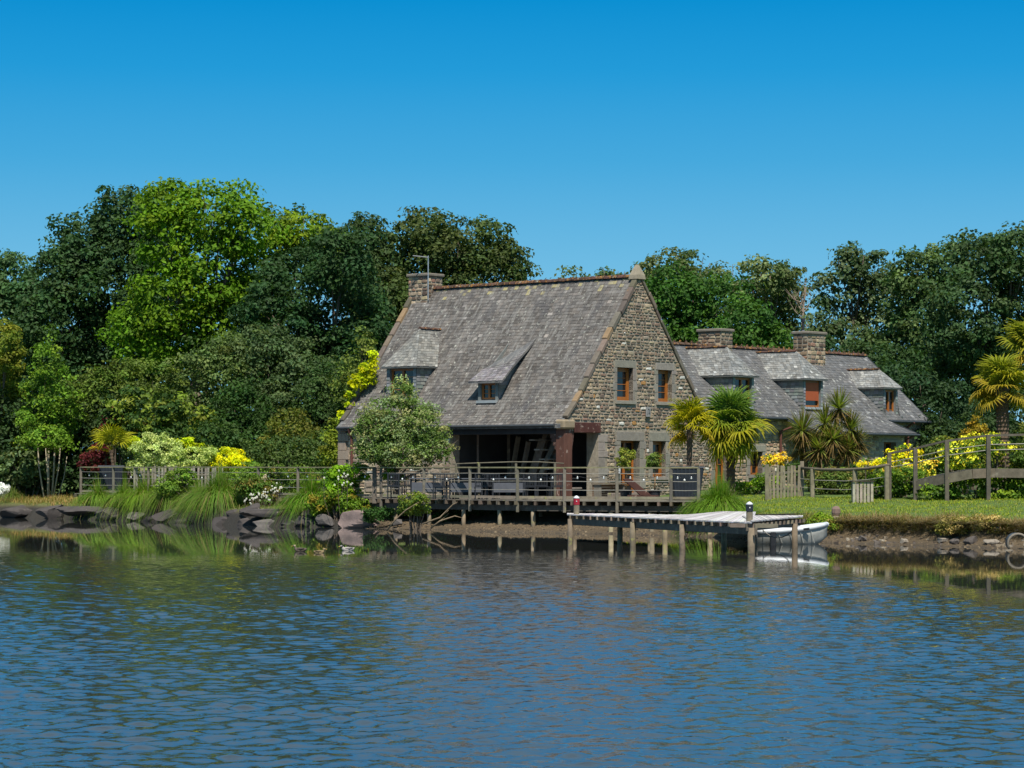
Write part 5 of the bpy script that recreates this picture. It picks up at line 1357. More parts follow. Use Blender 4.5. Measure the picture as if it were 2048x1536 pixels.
pebbles('gravel', 5200, (-6, 17), (-.5, 2.9), (.02, .09), [(.14, .10, .06), (.10, .075, .045), (.19, .14, .085), (.06, .045, .035)])
pebbles('gravel', 160, (8, 17), (.2, 2.7), (.10, .20), [(.22, .175, .12), (.12, .10, .085), (.30, .26, .2)])
for k in range(7):
    x_ = (1955, 1990, 1925, 1840, 1765, 1905, 1375)[k]; X = XP(x_, 69.5 if x_ > 1400 else 79); Y = float(shore(X)) + (.6 if x_ > 1400 else .4); 
    rock('rock', (X, Y, gz(X, Y) + .04), (.26 if k < 2 else .16, .2, .11 if k else .2), 90 + k, (.10, .085, .075) if k % 2 == 0 else (.28, .24, .19), ['dark wet boulder on the mud near the drain pipe', 'pale stone on the mud beside the drain pipe', 'dark stone low on the right mud bank', 'light flat stone on the right mud bank', 'dark stone on the mud right of the dinghy', 'pale round stone half in the mud of the right bank', 'whitish stone on the mud under the jetty'][k], group='stones on the mud bank')
# driftwood branches under the deck
for k, (pts__, lab) in enumerate([(((845, 1048), (880, 1035), (905, 1010), (915, 1004)), 'thin bare branch rising from the mud to the deck edge'), (((862, 1056), (880, 1042), (910, 1032), (925, 1036)), 'pale crooked branch lying on the mud under the deck'), (((775, 1060), (790, 1040), (812, 1020), (838, 1004)), 'grey forked branch leaning beside the green bush under the deck')]):
    Yk = 86.8; q = [PX(a, b, Yk - .2 * i) for i, (a, b) in enumerate(pts__)]
    r = empty('branch', q[0], 0, lab, 'branch'); m_ = MB(); m_.tube(q, [.03, .028, .02, .008], 6, (1.8, 1.7, 1.4)); m_.tube([q[1], q[1] + (.3, 0, .25)], [.015, .005], 5, (1.8, 1.7, 1.4)); m_.build('stem', 'bark', r, smooth_=True)
# ================================================================== PLANTS
G_ = 'trees of the dark wood behind the house'
DK = (.030, .058, .030)
# far wood, left
tree('tree', 'dark blue-green broad tree at the left of the lime-green one', 'tree', 132, [(250, 440, 62, 62), (180, 500, 82, 75), (290, 470, 55, 65), (150, 575, 72, 72), (240, 580, 100, 100), (120, 660, 85, 90), (220, 710, 110, 100), (320, 560, 55, 90)], (.030, .062, .028), leaf=.24, group=G_)
tree('tree', 'hazy tree top at the far left edge of the wood', 'tree', 139, [(25, 565, 55, 55), (70, 625, 70, 60), (-20, 650, 80, 110), (20, 740, 90, 90)], (.042, .085, .042), leaf=.25, group=G_)
tree('tree', 'tall bright lime-green tree standing out before the dark wood', 'tree', 123, [(350, 410, 55, 38), (425, 425, 78, 50), (485, 465, 62, 55), (335, 480, 60, 60), (430, 540, 95, 75), (350, 600, 85, 65), (300, 650, 70, 45), (430, 670, 90, 65), (340, 705, 85, 45), (490, 600, 50, 60)], (.080, .150, .009), dens=1.1, leaf=.25, tint2=(.062, .125, .012), frac2=.25, hue=.12, group=G_, clump=.85)
tree('tree', 'smaller yellow-green tree top between the lime-green tree and the chimney side', 'tree', 126, [(600, 468, 62, 36), (545, 450, 50, 34), (555, 530, 60, 50), (520, 610, 45, 55), (630, 500, 30, 30)], (.09, .145, .010), leaf=.24, dens=1.0, tint2=(.05, .09, .02), frac2=.3, group=G_)
tree('tree', 'very dark dense tree right of the lime-green tree, reaching down to the shrubs', 'tree', 120, [(620, 575, 95, 80), (690, 525, 60, 60), (560, 650, 80, 90), (680, 640, 95, 100), (620, 740, 110, 90), (720, 720, 80, 100)], (.024, .055, .024), leaf=.22, group=G_)
tree('tree', 'dark round tree top directly left of the chimney aerial', 'tree', 134, [(735, 480, 52, 48), (700, 515, 60, 55), (745, 560, 75, 90)], (.035, .062, .028), leaf=.24, group=G_)
tree('tree', 'big dark olive tree rising above the chimney of the large house', 'tree', 130, [(850, 470, 55, 42), (930, 500, 80, 58), (1005, 545, 48, 45), (880, 545, 90, 70), (960, 575, 85, 60), (830, 625, 80, 80), (775, 650, 80, 100)], (.048, .072, .028), leaf=.24, dens=.9, group=G_)
tree('tree', 'small tree top just showing over the middle of the big roof ridge', 'tree', 142, [(1135, 572, 28, 26), (1110, 590, 30, 20)], (.07, .09, .03), leaf=.22, group=G_)
tree('tree', 'low tree tops showing over the ridge near the apex stone', 'tree', 140, [(1225, 568, 40, 22), (1260, 560, 25, 25)], (.05, .08, .03), leaf=.22, group=G_)
# right
tree('tree', 'dense fresh-green tree just behind the tall gable', 'tree', 117, [(1350, 600, 66, 55), (1420, 622, 80, 65), (1490, 665, 60, 65), (1400, 690, 110, 55), (1320, 650, 50, 60), (1545, 700, 40, 55)], (.038, .092, .018), leaf=.22, tint2=(.026, .065, .016), frac2=.35, group=G_)
for k, (L, lab) in enumerate([([(1335, 540, 38, 34), (1400, 545, 40, 36), (1350, 570, 50, 40)], 'thin poplar top behind the tall gable apex'), ([(1465, 560, 42, 38), (1500, 600, 50, 50), (1450, 610, 45, 50)], 'thin grey-green poplar between gable and first wing chimney'), ([(1540, 548, 36, 42), (1583, 590, 34, 55), (1545, 630, 55, 60), (1575, 690, 45, 50)], 'slender poplar left of the leafless twigs')]):
    tree('tree', lab, 'tree', 141, L, (.058, .085, .040), dens=.62, leaf=.24, clump=.7, group=G_, tint2=(.13, .16, .09), frac2=.2)
tree('tree', 'loose poplar with pointed top above the second wing chimney', 'tree', 136, [(1697, 530, 22, 40), (1745, 550, 38, 38), (1685, 600, 45, 60), (1760, 620, 55, 70), (1680, 690, 70, 60), (1640, 670, 25, 50)], (.050, .078, .042), dens=.75, leaf=.24, tint2=(.11, .14, .09), frac2=.18, group=G_)
tree('tree', 'tall dark tree left of the highest one at the right edge', 'tree', 130, [(1840, 560, 50, 50), (1892, 540, 46, 52), (1850, 650, 80, 90), (1800, 740, 90, 80)], (.045, .080, .034), leaf=.24, dens=.85, tint2=(.09, .13, .06), frac2=.12, group=G_)
tree('tree', 'highest dark tree at the right edge of the picture', 'tree', 125, [(1965, 530, 58, 55), (2025, 510, 60, 55), (2070, 580, 85, 90), (1950, 640, 90, 100), (2040, 720, 90, 100), (1930, 760, 90, 80)], (.036, .066, .032), leaf=.23, group=G_)
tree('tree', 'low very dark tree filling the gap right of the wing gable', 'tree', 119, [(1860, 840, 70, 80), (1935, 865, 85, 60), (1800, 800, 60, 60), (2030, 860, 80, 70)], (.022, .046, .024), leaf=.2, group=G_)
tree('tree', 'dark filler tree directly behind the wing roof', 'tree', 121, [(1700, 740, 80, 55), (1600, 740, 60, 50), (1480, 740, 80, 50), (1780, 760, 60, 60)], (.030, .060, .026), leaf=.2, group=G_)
# bare twigs between the poplars
bt = empty('bare_tree', (XP(1612, 138), 138, 1.5), 0, 'leafless grey treetop in the gap between the poplars', 'tree')
m_ = MB(); c = PX(1605, 700, 138); m_.tube([(c[0], 138, 1.2), c, PX(1606, 620, 138), PX(1612, 575, 138)], [.2, .12, .06, .02], 6, (2.4, 2.4, 2.5))
for k in range(16):
    a = PX(1606 + rnd.uniform(-1, 2), rnd.uniform(590, 670), 138); e = a + np.array((rnd.uniform(-1.1, 1.1), rnd.uniform(-.5, .5), rnd.uniform(.4, 1.5))); mid = (a + e) / 2 + (0, 0, -.15)
    m_.tube([a, mid, e], [.03, .02, .006], 4, (2.4, 2.4, 2.5))
    m_.tube([mid, mid + np.array((rnd.uniform(-.5, .5), 0, .6))], [.015, .005], 4, (2.4, 2.4, 2.5))
m_.build('branches', 'bark', bt)
# far woods mass so the sky does not show at the foot of the trees
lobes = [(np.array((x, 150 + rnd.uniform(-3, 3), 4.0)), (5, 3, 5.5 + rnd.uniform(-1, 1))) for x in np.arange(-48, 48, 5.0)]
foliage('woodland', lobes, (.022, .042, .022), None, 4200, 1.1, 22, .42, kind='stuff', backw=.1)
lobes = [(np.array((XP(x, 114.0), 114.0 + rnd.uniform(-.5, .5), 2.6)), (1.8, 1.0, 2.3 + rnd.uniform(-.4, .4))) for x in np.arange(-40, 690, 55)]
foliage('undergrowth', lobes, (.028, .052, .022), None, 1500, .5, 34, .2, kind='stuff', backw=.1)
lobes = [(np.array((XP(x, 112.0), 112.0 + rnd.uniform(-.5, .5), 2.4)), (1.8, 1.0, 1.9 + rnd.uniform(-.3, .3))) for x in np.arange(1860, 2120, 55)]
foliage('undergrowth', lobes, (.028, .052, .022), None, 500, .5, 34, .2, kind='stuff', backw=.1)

# middle shrubs, left
G2 = 'shrubs banked up between the wood and the deck'
def mb_(label, Y, L, tint, **kw): return bush('shrub', label, 'shrub', Y, L, tint, leaf=kw.pop('leaf', .17), clump=kw.pop('clump', .5), group=G2, **kw)
mb_('tall grey-green shrub directly under the lime-green tree', 117, [(430, 760, 95, 75), (380, 800, 80, 60), (480, 720, 60, 50)], (.085, .125, .048), tint2=(.05, .08, .03), frac2=.3)
mb_('tall blue-green shrub against the foot of the dark tree', 116, [(545, 745, 85, 80), (600, 800, 90, 80), (520, 700, 50, 45)], (.060, .095, .048), tint2=(.035, .06, .03), frac2=.3)
mb_('olive-green shrub behind the red maple', 115, [(250, 790, 85, 60), (180, 810, 60, 70), (300, 760, 60, 40)], (.075, .115, .026), tint2=(.05, .07, .02), frac2=.3)
mb_('dark green shrub beside the left end of the big roof', 113, [(665, 800, 60, 80), (640, 860, 60, 60), (700, 760, 30, 60)], (.036, .068, .026))
s_ = mb_('narrow feathery conifer behind the left gable coping', 111, [(728, 690, 16, 30), (722, 730, 24, 40), (705, 770, 30, 40)], (.085, .12, .03))
mb_('dark conical conifer in the middle of the shrubs', 112, [(490, 770, 22, 30), (485, 820, 45, 45), (490, 870, 62, 50)], (.026, .060, .018))
mb_('yellow-green leafy shrub behind the pale clipped domes', 111, [(300, 830, 75, 45), (370, 860, 60, 40), (260, 850, 50, 40)], (.13, .17, .032), tint2=(.03, .06, .018), frac2=.45, leaf=.22)
mb_('olive-brown shrub right of the dark cone', 110, [(590, 860, 45, 40), (560, 890, 40, 30)], (.085, .10, .022))
mb_('dark rounded hedge shrub behind the white flowers', 107.5, [(590, 915, 75, 36), (530, 905, 45, 35), (650, 905, 40, 40)], (.050, .085, .030), leaf=.14)
mb_('yellowing shrub against the stone corner of the house', 104, [(668, 905, 22, 45), (672, 870, 14, 30)], (.12, .15, .02), leaf=.13, clump=.3)
mb_('dark shrub behind the birch stems', 115, [(140, 880, 60, 60), (190, 900, 50, 50), (60, 900, 60, 55), (110, 940, 70, 30)], (.028, .055, .022))
mb_('dark green shrub filling behind the domes', 109, [(430, 885, 60, 40), (330, 900, 80, 40), (480, 915, 50, 35)], (.030, .062, .020))
mb_('rhododendron with pale leaf edges at the left under the birch', 113.2, [(40, 930, 42, 36), (75, 945, 30, 26)], (.10, .14, .075), tint2=(.03, .055, .025), frac2=.45, leaf=.2, clump=.35)
mb_('lime-green low shrub left of the birch stems', 113.6, [(60, 890, 28, 16), (30, 915, 24, 12)], (.20, .28, .03), leaf=.12, clump=.28)
tree('tree', 'young light-green birch with a narrow pointed crown', 'tree', 112, [(96, 680, 13, 28), (92, 715, 26, 26), (104, 752, 34, 26), (78, 778, 32, 26), (118, 800, 36, 28), (70, 835, 34, 28), (126, 850, 34, 32), (95, 878, 36, 24, -.6), (70, 880, 24, 18, -.6), (118, 892, 24, 16, -.6)], (.10, .175, .022), leaf=.15, clump=.38, per=32, dens=.8, tint2=(.05, .10, .015), frac2=.35, r0=.01)
YB = 112.2
bst = empty('birch_stems', (XP(98, YB), YB, .8), 0, 'clump of slender cream-coloured birch stems on the left bank', 'tree')
for (xa, xb, yb, rr_) in ((90, 74, 885, .05), (96, 97, 880, .075), (102, 110, 880, .065), (106, 122, 890, .045), (114, 134, 925, .035), (99, 90, 885, .04)):
    b0 = np.array((XP(xa, YB), YB + rnd.uniform(-.2, .2), .75)); e0_ = PX(xb, yb - 12, YB + .5); md = b0 * .5 + e0_ * .5 + np.array(((xb - xa) * .004, 0, 0))
    m_ = MB(); m_.tube([b0, md, e0_], [rr_ * .8, rr_ * .65, rr_ * .35], 8); m_.build('stem', 'birch', bst, smooth_=True)
tree('tree', 'yellowish tree cut by the left picture edge', 'tree', 115, [(12, 690, 26, 45), (0, 770, 40, 70), (-20, 850, 60, 70)], (.115, .135, .020), leaf=.16, clump=.42, dens=1.0, tint2=(.07, .10, .015), frac2=.35, r0=.1)
bush('japanese_maple', 'dark red Japanese maple behind the left end of the railing', 'maple', 111, [(240, 828, 18, 12), (222, 850, 20, 14), (280, 855, 10, 9), (250, 868, 20, 10), (190, 925, 24, 22), (205, 900, 15, 12)], (.115, .022, .030), leaf=.12, clump=.26, tint2=(.06, .012, .02), frac2=.3)
bush('clipped_bush', 'tall pale variegated dome bush', 'bush', 106.8, [(318, 905, 50, 34), (300, 935, 40, 22), (345, 925, 30, 25)], (.36, .41, .21), leaf=.10, clump=.2, per=22, tint2=(.22, .27, .11), frac2=.3, hue=.06, up=.8)
bush('clipped_bush', 'lower wide pale variegated bush', 'bush', 106.2, [(395, 915, 38, 22), (360, 925, 20, 18), (420, 905, 16, 12)], (.36, .42, .18), leaf=.10, clump=.2, per=22, tint2=(.2, .26, .09), frac2=.3, hue=.06, up=.8)
bush('golden_shrub', 'vivid yellow shrub behind the deck railing', 'shrub', 106, [(460, 918, 32, 20), (440, 932, 20, 14), (482, 930, 18, 22)], (.58, .50, .006), leaf=.11, clump=.22, tint2=(.35, .38, .01), frac2=.3, hue=.05)
bush('golden_shrub', 'strip of yellow-green leaves between the two clipped bushes', 'shrub', 107.8, [(368, 884, 22, 9), (270, 888, 10, 12), (392, 892, 16, 8)], (.34, .40, .01), leaf=.10, clump=.2, hue=.05)
bush('golden_vine', 'bright yellow climber growing up the left gable', 'climber', 99.9, [(745, 716, 6, 13, 0), (733, 742, 13, 16, 0), (716, 768, 12, 14, 0), (738, 760, 10, 9, 0), (702, 798, 8, 16, 0), (688, 830, 6, 12, 0)], (.34, .37, .006), leaf=.13, clump=.22, tint2=(.24, .30, .01), frac2=.25, stems=False)
# tree on the deck in front of the house
tree('olive_tree', 'airy grey-green tree growing before the left part of the house front', 'tree', 92.2, [(803, 790, 20, 26, 0), (785, 830, 50, 36, 0), (838, 850, 46, 42, 0), (755, 868, 38, 38, 0), (868, 892, 34, 26, 0), (800, 895, 62, 34, 0), (745, 900, 22, 20, 0), (800, 918, 66, 18, 0), (745, 860, 26, 26, 0)], (.185, .225, .125), leaf=.13, clump=.36, per=46, dens=1.25, tint2=(.08, .13, .035), frac2=.45, hue=.15, r0=.09, aspect=.45)

# climbers, white flowers and small bushes on the left bank and railing
bush('climber', 'bright green climber with white blooms covering the railing corner', 'climber', 93.0, [(690, 955, 34, 20), (712, 945, 20, 14), (665, 965, 22, 18), (700, 985, 20, 12)], (.14, .25, .015), leaf=.11, clump=.22, tint2=(.04, .09, .012), frac2=.35)
bush('climber', 'sparse leafy climber inside the second railing bay', 'climber', 92.6, [(782, 945, 16, 14), (795, 955, 10, 10)], (.10, .20, .015), leaf=.10, clump=.2)
def flowers(label, x, y, w, h, Y, n, col, size=.07, name='flowers', cat='flowers'):
    X = XP(x, Y); b = (X, Y, max(gz(X, Y), .1)); r = empty(name, b, 0, label, cat)
    s = Y / FPX
    P = np.stack([XP(x, Y) + rng.normal(0, .5, n) * w * s, Y + rng.uniform(-.35, .25, n), ZP(y, Y) + rng.normal(0, .5, n) * h * s], 1)
    ctr = []; nn = []
    for p_ in P:
        for k in range(5):
            t = 2 * math.pi * k / 5; ctr.append(p_ + np.array((math.cos(t), -.2, math.sin(t))) * size * .38); nn.append((math.cos(t) * .4, -.9, math.sin(t) * .4 + .3))
    nn = np.array(nn); nn /= np.linalg.norm(nn, axis=1, keepdims=True)
    V, F = leaf_quads(np.array(ctr), nn, size * .8, .8); me = raw_mesh('petals', localise(V, r, None), F, np.tile(np.array(col), (len(F), 1)) * rng.uniform(.85, 1.1, (len(F), 1))); link('petals', me, M['petal'], r)['kind'] = 'stuff'
    st = MB()
    for p_ in P[::2]: st.tube([(p_[0] * .7 + X * .3, p_[1], b[2] - .05), (p_ + np.array((p_[0], p_[1], b[2]))) / 2, p_], [.008, .007, .005], 3)
    o = st.build('stems', 'bark', r); o['kind'] = 'stuff'; return r
flowers('drift of white daisies spilling over the rock slab', 522, 990, 30, 13, 96.5, 40, (.80, .78, .70), .05)
flowers('white daisies right of the drift, beside the grass tuft', 558, 978, 16, 12, 96.6, 22, (.80, .78, .70), .05)
flowers('small bunch of white flowers left of the widest tuft', 500, 1000, 16, 7, 96.3, 10, (.80, .78, .70), .05)
flowers('scattered white roses on the railing climber', 692, 955, 36, 20, 92.4, 14, (.78, .76, .68), .055)
flowers('cream flower plumes among the leaves behind the rail', 534, 955, 12, 14, 97.4, 14, (.55, .45, .30), .07)
bush('low_bush', 'wild bush under the white daisies', 'bush', 97.2, [(530, 985, 40, 28), (565, 965, 34, 26), (500, 970, 26, 20), (600, 960, 40, 24)], (.075, .13, .028), leaf=.10, clump=.24, tint2=(.16, .13, .04), frac2=.2)
bush('low_bush', 'leafy bush with reddish stems spreading below the climber', 'bush', 92.6, [(690, 1005, 30, 20), (715, 1015, 26, 18), (665, 990, 20, 16), (640, 1010, 26, 18)], (.10, .17, .02), leaf=.10, clump=.22, tint2=(.22, .17, .03), frac2=.25)
bush('low_bush', 'small round bush growing up through the deck edge', 'bush', 88.0, [(828, 1000, 24, 16), (815, 1015, 16, 12), (845, 1020, 14, 10)], (.12, .16, .03), leaf=.09, clump=.2, tint2=(.05, .09, .02), frac2=.3)
bush('undergrowth', 'shady weeds under the deck behind the piles', 'bush', 90.3, [(760, 1030, 30, 14), (900, 1030, 30, 12), (1000, 1030, 30, 10), (950, 1022, 20, 10)], (.03, .07, .02), leaf=.09, clump=.2, stems=False)
bush('low_bush', 'tall green weeds behind the long grass, left of the yellow shrub', 'bush', 101.5, [(365, 960, 26, 24), (470, 965, 24, 24), (500, 950, 22, 22), (340, 975, 24, 14)], (.10, .17, .03), leaf=.12, clump=.24)
# sedge tufts
def tuft(label, x, ybase, Y, r, h, n, tint, tips=((.30, .24, .09), .12), group='arching sedge tufts', z0=None, lean=.85):
    X = XP(x, Y); zb_ = gz(X, Y) + .1 if z0 is None else z0
    th = rng.uniform(0, 2 * math.pi, n); q = rng.random(n) ** .6
    roots = np.stack([X + np.cos(th) * q * r * .35, Y + np.sin(th) * q * r * .3, np.full(n, zb_ - .03)], 1)
    ln_ = np.stack([np.cos(th), np.sin(th)], 1) * (q * lean)[:, None]
    o = blades('grass_tuft', roots, h * 1.35, ln_ * .8, .022, tint, None, (X, Y, zb_), droop=1.4, tips=tips, segs=5)
    tag(o, label, 'grass tuft', group); return o
TG = (.15, .26, .025)
for (x, Y, r, h, n, lab, tt) in [(196, 106.2, .9, .95, 1100, 'first sedge tuft beside the end post of the deck', TG), (250, 104.8, .9, 1.05, 1100, 'sedge tuft below the dark left planter', TG), (292, 103.8, 1.2, 1.25, 1800, 'tall sedge tuft below the taller pale bush', (.17, .29, .022)), (348, 102.4, 1.0, 1.35, 1500, 'bushy sedge tuft between the two widest ones', (.16, .25, .03)),
                             (440, 98.6, 1.5, 1.45, 3000, 'widest sedge tuft drooping to the water, under the yellow shrub', (.13, .23, .025)), (395, 100.3, .9, 1.1, 1000, 'small sedge tuft left of the widest one', TG), (622, 94.4, 1.2, 1.2, 2000, 'isolated dark-green sedge tuft between daisies and boulder', (.12, .25, .014))]:
    tuft(lab, x, 0, Y, r, h, n, tt)
tuft('big fresh-green grass tuft between deck end and lawn', 1440, 0, 81.6, 1.25, 1.25, 3000, (.14, .25, .02), tips=((.25, .22, .08), .05), lean=.75)
tuft('small spiky grass clump at the right end of the deck', 1398, 0, 81.8, .6, .7, 700, (.12, .22, .03))
tuft('thin grass clump on the left bank below the hydrangea', 25, 0, 111.5, .5, .7, 300, (.14, .20, .04))
# yellow azaleas on the right
GA = 'yellow azaleas by the ramp'
AZ = (.66, .50, .015)
def azalea(label, Y, L, **kw): return bush('azalea', label, 'azalea', Y, L, kw.pop('t', AZ), leaf=.105, clump=.2, per=20, tint2=(.07, .12, .02), frac2=kw.pop('f', .3), group=GA, hue=.05, mat='petal', **kw)
azalea('rounded yellow azalea left of the ramp posts', 88, [(1800, 925, 38, 20, 0), (1815, 905, 28, 14, 0)], f=.4)
azalea('orange-tinged azalea low before the ramp foot', 86.5, [(1790, 942, 34, 12, 0), (1850, 935, 20, 16, 0)], t=(.75, .42, .06), f=.3)
azalea('yellow azalea left of the plank box, behind the bowed rail', 89, [(1735, 930, 24, 9, 0), (1760, 928, 10, 6, 0)], f=.2)
azalea('large pale-yellow azalea seen through the ramp railing', 86.8, [(1930, 910, 44, 30, 0), (1945, 890, 34, 18, 0), (1900, 925, 22, 16, 0)], t=(.60, .54, .05), f=.6)
azalea('pale-yellow azalea behind the highest ramp post', 87.3, [(2000, 898, 30, 14, 0), (1985, 880, 16, 10, 0)], t=(.60, .54, .05), f=.6)
azalea('small orange-yellow flowering bush before the wing wall', 95, [(1550, 922, 20, 9, 0), (1565, 915, 14, 9, 0)], t=(.62, .36, .03), f=.3)
bush('shrub', 'green mound of leaves under the yellow azaleas', 'shrub', 85.2, [(1780, 970, 44, 24), (1815, 965, 36, 28), (1755, 985, 30, 14)], (.055, .105, .018), leaf=.10, clump=.24, tint2=(.12, .18, .02), frac2=.3)
bush('shrub', 'leafy green shrubs beneath the ramp beams', 'shrub', 82.9, [(1880, 985, 34, 16), (1940, 980, 44, 22), (2000, 985, 44, 20), (2050, 980, 40, 24), (1990, 955, 40, 14)], (.065, .125, .016), leaf=.11, clump=.25, tint2=(.14, .20, .02), frac2=.35)
bush('shrub', 'tall mixed shrub behind the ramp railing at the right edge', 'shrub', 89, [(2020, 915, 44, 34), (1960, 935, 40, 24), (2060, 900, 40, 40), (1880, 905, 26, 30)], (.060, .095, .022), leaf=.12, clump=.28, tint2=(.16, .16, .03), frac2=.3)
bush('shrub', 'reddish-yellow shrub with upright shoots right of the wing', 'shrub', 92, [(1955, 858, 16, 18), (1940, 870, 14, 12)], (.22, .15, .02), leaf=.12, clump=.25)
bush('shrub', 'pale weeds and twigs behind the bowed rail fence', 'shrub', 90, [(1690, 965, 50, 26), (1640, 965, 26, 26), (1735, 960, 30, 24)], (.075, .11, .03), leaf=.10, clump=.24, tint2=(.14, .12, .05), frac2=.2)
bush('shrub', 'low yellow-green shrub in front of the wing window', 'shrub', 92.5, [(1500, 975, 34, 14), (1535, 965, 24, 14), (1470, 975, 20, 12)], (.15, .24, .018), leaf=.10, clump=.22, tint2=(.07, .13, .02), frac2=.3)
bush('shrub', 'dark shrub at the foot of the lean-to wall', 'shrub', 97, [(1600, 945, 30, 20), (1655, 945, 40, 20), (1720, 950, 40, 14)], (.035, .07, .02), leaf=.12, clump=.26)

# ---- palms
def fan_mesh(nm, n=22, R=.62, pet=.55, tint=(.16, .24, .02), tipc=(.3, .3, .02), seed=0):
    rr = random.Random(seed); V = []; F = []; T = []
    def quad(a, b, c, d, t):
        k = len(V); V.extend([a, b, c, d]); F.append((k, k + 1, k + 2, k + 3)); T.append(t)
    for s in (-1, 1): quad((0, -.012 * s, 0), (pet, -.010 * s, -.02), (pet, .010 * s, .0), (0, .012 * s, .02), (tint[0] * 1.2, tint[1] * 1.1, tint[2]))
    for k in range(n):
        a = math.radians(-118 + 236 * k / (n - 1) + rr.uniform(-3, 3)); L = R * (1 - .25 * (abs(k - (n - 1) / 2) / (n / 2)) ** 2) * rr.uniform(.88, 1.08)
        dx, dy = math.cos(a), math.sin(a); w0 = .020; pts = []
        dr_ = rr.uniform(.25, .6)
        for i in range(5):
            t = i / 4; z = .10 * math.sin(t * 2.2) - dr_ * L * max(0, t - .45) ** 2 * 2.2; w = w0 * (1.0 if 0 < i < 3 else (.45 if i == 0 else .72 if i == 3 else .12)) * 1.35
            pts.append(((pet + dx * L * t - dy * w, dy * L * t + dx * w, z + .0), (pet + dx * L * t, dy * L * t, z + .012), (pet + dx * L * t + dy * w, dy * L * t - dx * w, z)))
        f0 = rr.uniform(.75, 1.3)
        for i in range(4):
            m_ = i / 3; c = tuple((tint[j] * (1 - m_ * .6) + tipc[j] * m_ * .6) * f0 for j in range(3))
            p_, q_ = pts[i], pts[i + 1]; quad(p_[0], p_[1], q_[1], q_[0], c); quad(p_[1], p_[2], q_[2], q_[1], c)
    me = raw_mesh(nm, V, F, np.array(T)); me.materials.append(M['leaf']); return me
def palm(label, x, y, Y, zb_, trunk_r, n, scale, cols, seed, squash=1.0, tx=None, low=-.75):
    top = PX(x, y, Y); bx = XP(tx if tx else x, Y); r = empty('palm', (bx, Y, zb_), 0, label, 'palm', 'fan palms')
    m_ = MB(); hh = top[2] - zb_; k_ = max(8, int(hh / .07)); q = []; rad = []
    for i in range(k_ + 1):
        t = i / k_; q.append(np.array((bx + (top[0] - bx) * t, Y, zb_ + hh * t))); rad.append(trunk_r * (.85 + .25 * t) * (1.09 if i % 2 else .93))
    m_.tube(q, rad, 10); m_.build('trunk', 'palmtrunk', r)
    meshes = [fan_mesh('frond', 20, .60, .50, c, t, seed + i) for i, (c, t) in enumerate(cols)]
    rr = random.Random(seed)
    for k in range(n):
        el = rr.uniform(low, 1.35) if k > 3 else 1.2; az = k * 2.399 + rr.uniform(-.3, .3)
        age = (1.35 - el) / 2.1
        ci = min(len(meshes) - 1, int(age * len(meshes) * rr.uniform(.6, 1.3)))
        o = bpy.data.objects.new('frond', meshes[ci]); COL.objects.link(o); o.parent = r; MATS[o.name] = MATS[r.name]
        loc = Vector(top - np.array((bx, Y, zb_))); d_ = Vector((math.cos(az) * math.cos(el), math.sin(az) * math.cos(el), math.sin(el)))
        o.location = loc + Vector((0, 0, -.12 * age)); s = scale * rr.uniform(.8, 1.15) * (1 if el > -.2 else .95)
        o.rotation_euler = (Matrix.Rotation(az, 4, 'Z') @ Matrix.Rotation(-el, 4, 'Y') @ Matrix.Rotation(rr.uniform(-.5, .5), 4, 'X')).to_euler(); o.scale = (s, s, s)
    return r
YG = [((.22, .26, .012), (.42, .36, .01)), ((.34, .33, .010), (.50, .40, .01)), ((.40, .34, .012), (.55, .38, .02)), ((.42, .30, .02), (.5, .34, .03))]
GR = [((.085, .17, .028), (.15, .22, .03)), ((.10, .19, .022), (.24, .27, .02)), ((.12, .20, .018), (.30, .32, .015)), ((.26, .27, .015), (.46, .38, .02))]
palm('small golden fan palm growing from the big dark planter', 1380, 850, 86.6, ZD + 1.1, .10, 34, .92, YG, 5, tx=1378)
palm('large green fan palm hiding the join of gable and wing', 1462, 852, 90.6, gz(XP(1462, 90.6), 90.6), .17, 72, 1.32, GR, 8, low=-1.15)
palm('yellow-tipped palm before the right wood', 2004, 775, 88, gz(XP(2008, 88), 88), .22, 46, 1.15, [((.17, .22, .02), (.36, .34, .02)), ((.24, .26, .015), (.45, .36, .02)), ((.32, .27, .02), (.45, .30, .03))], 21, tx=2008)
palm('palm crown cut by the right picture edge, above the yellow-tipped one', 2060, 700, 90, gz(XP(2062, 90), 90), .2, 44, 1.2, [((.17, .22, .02), (.36, .34, .02)), ((.24, .26, .015), (.45, .36, .02)), ((.38, .32, .02), (.45, .30, .03))], 31, tx=2064)
palm('small drooping palm in the left planter', 222, 900, 107.2, ZD + 1.15, .07, 10, 1.1, [((.24, .26, .015), (.42, .38, .01)), ((.42, .34, .01), (.55, .42, .01))], 41, tx=226, low=-.4)
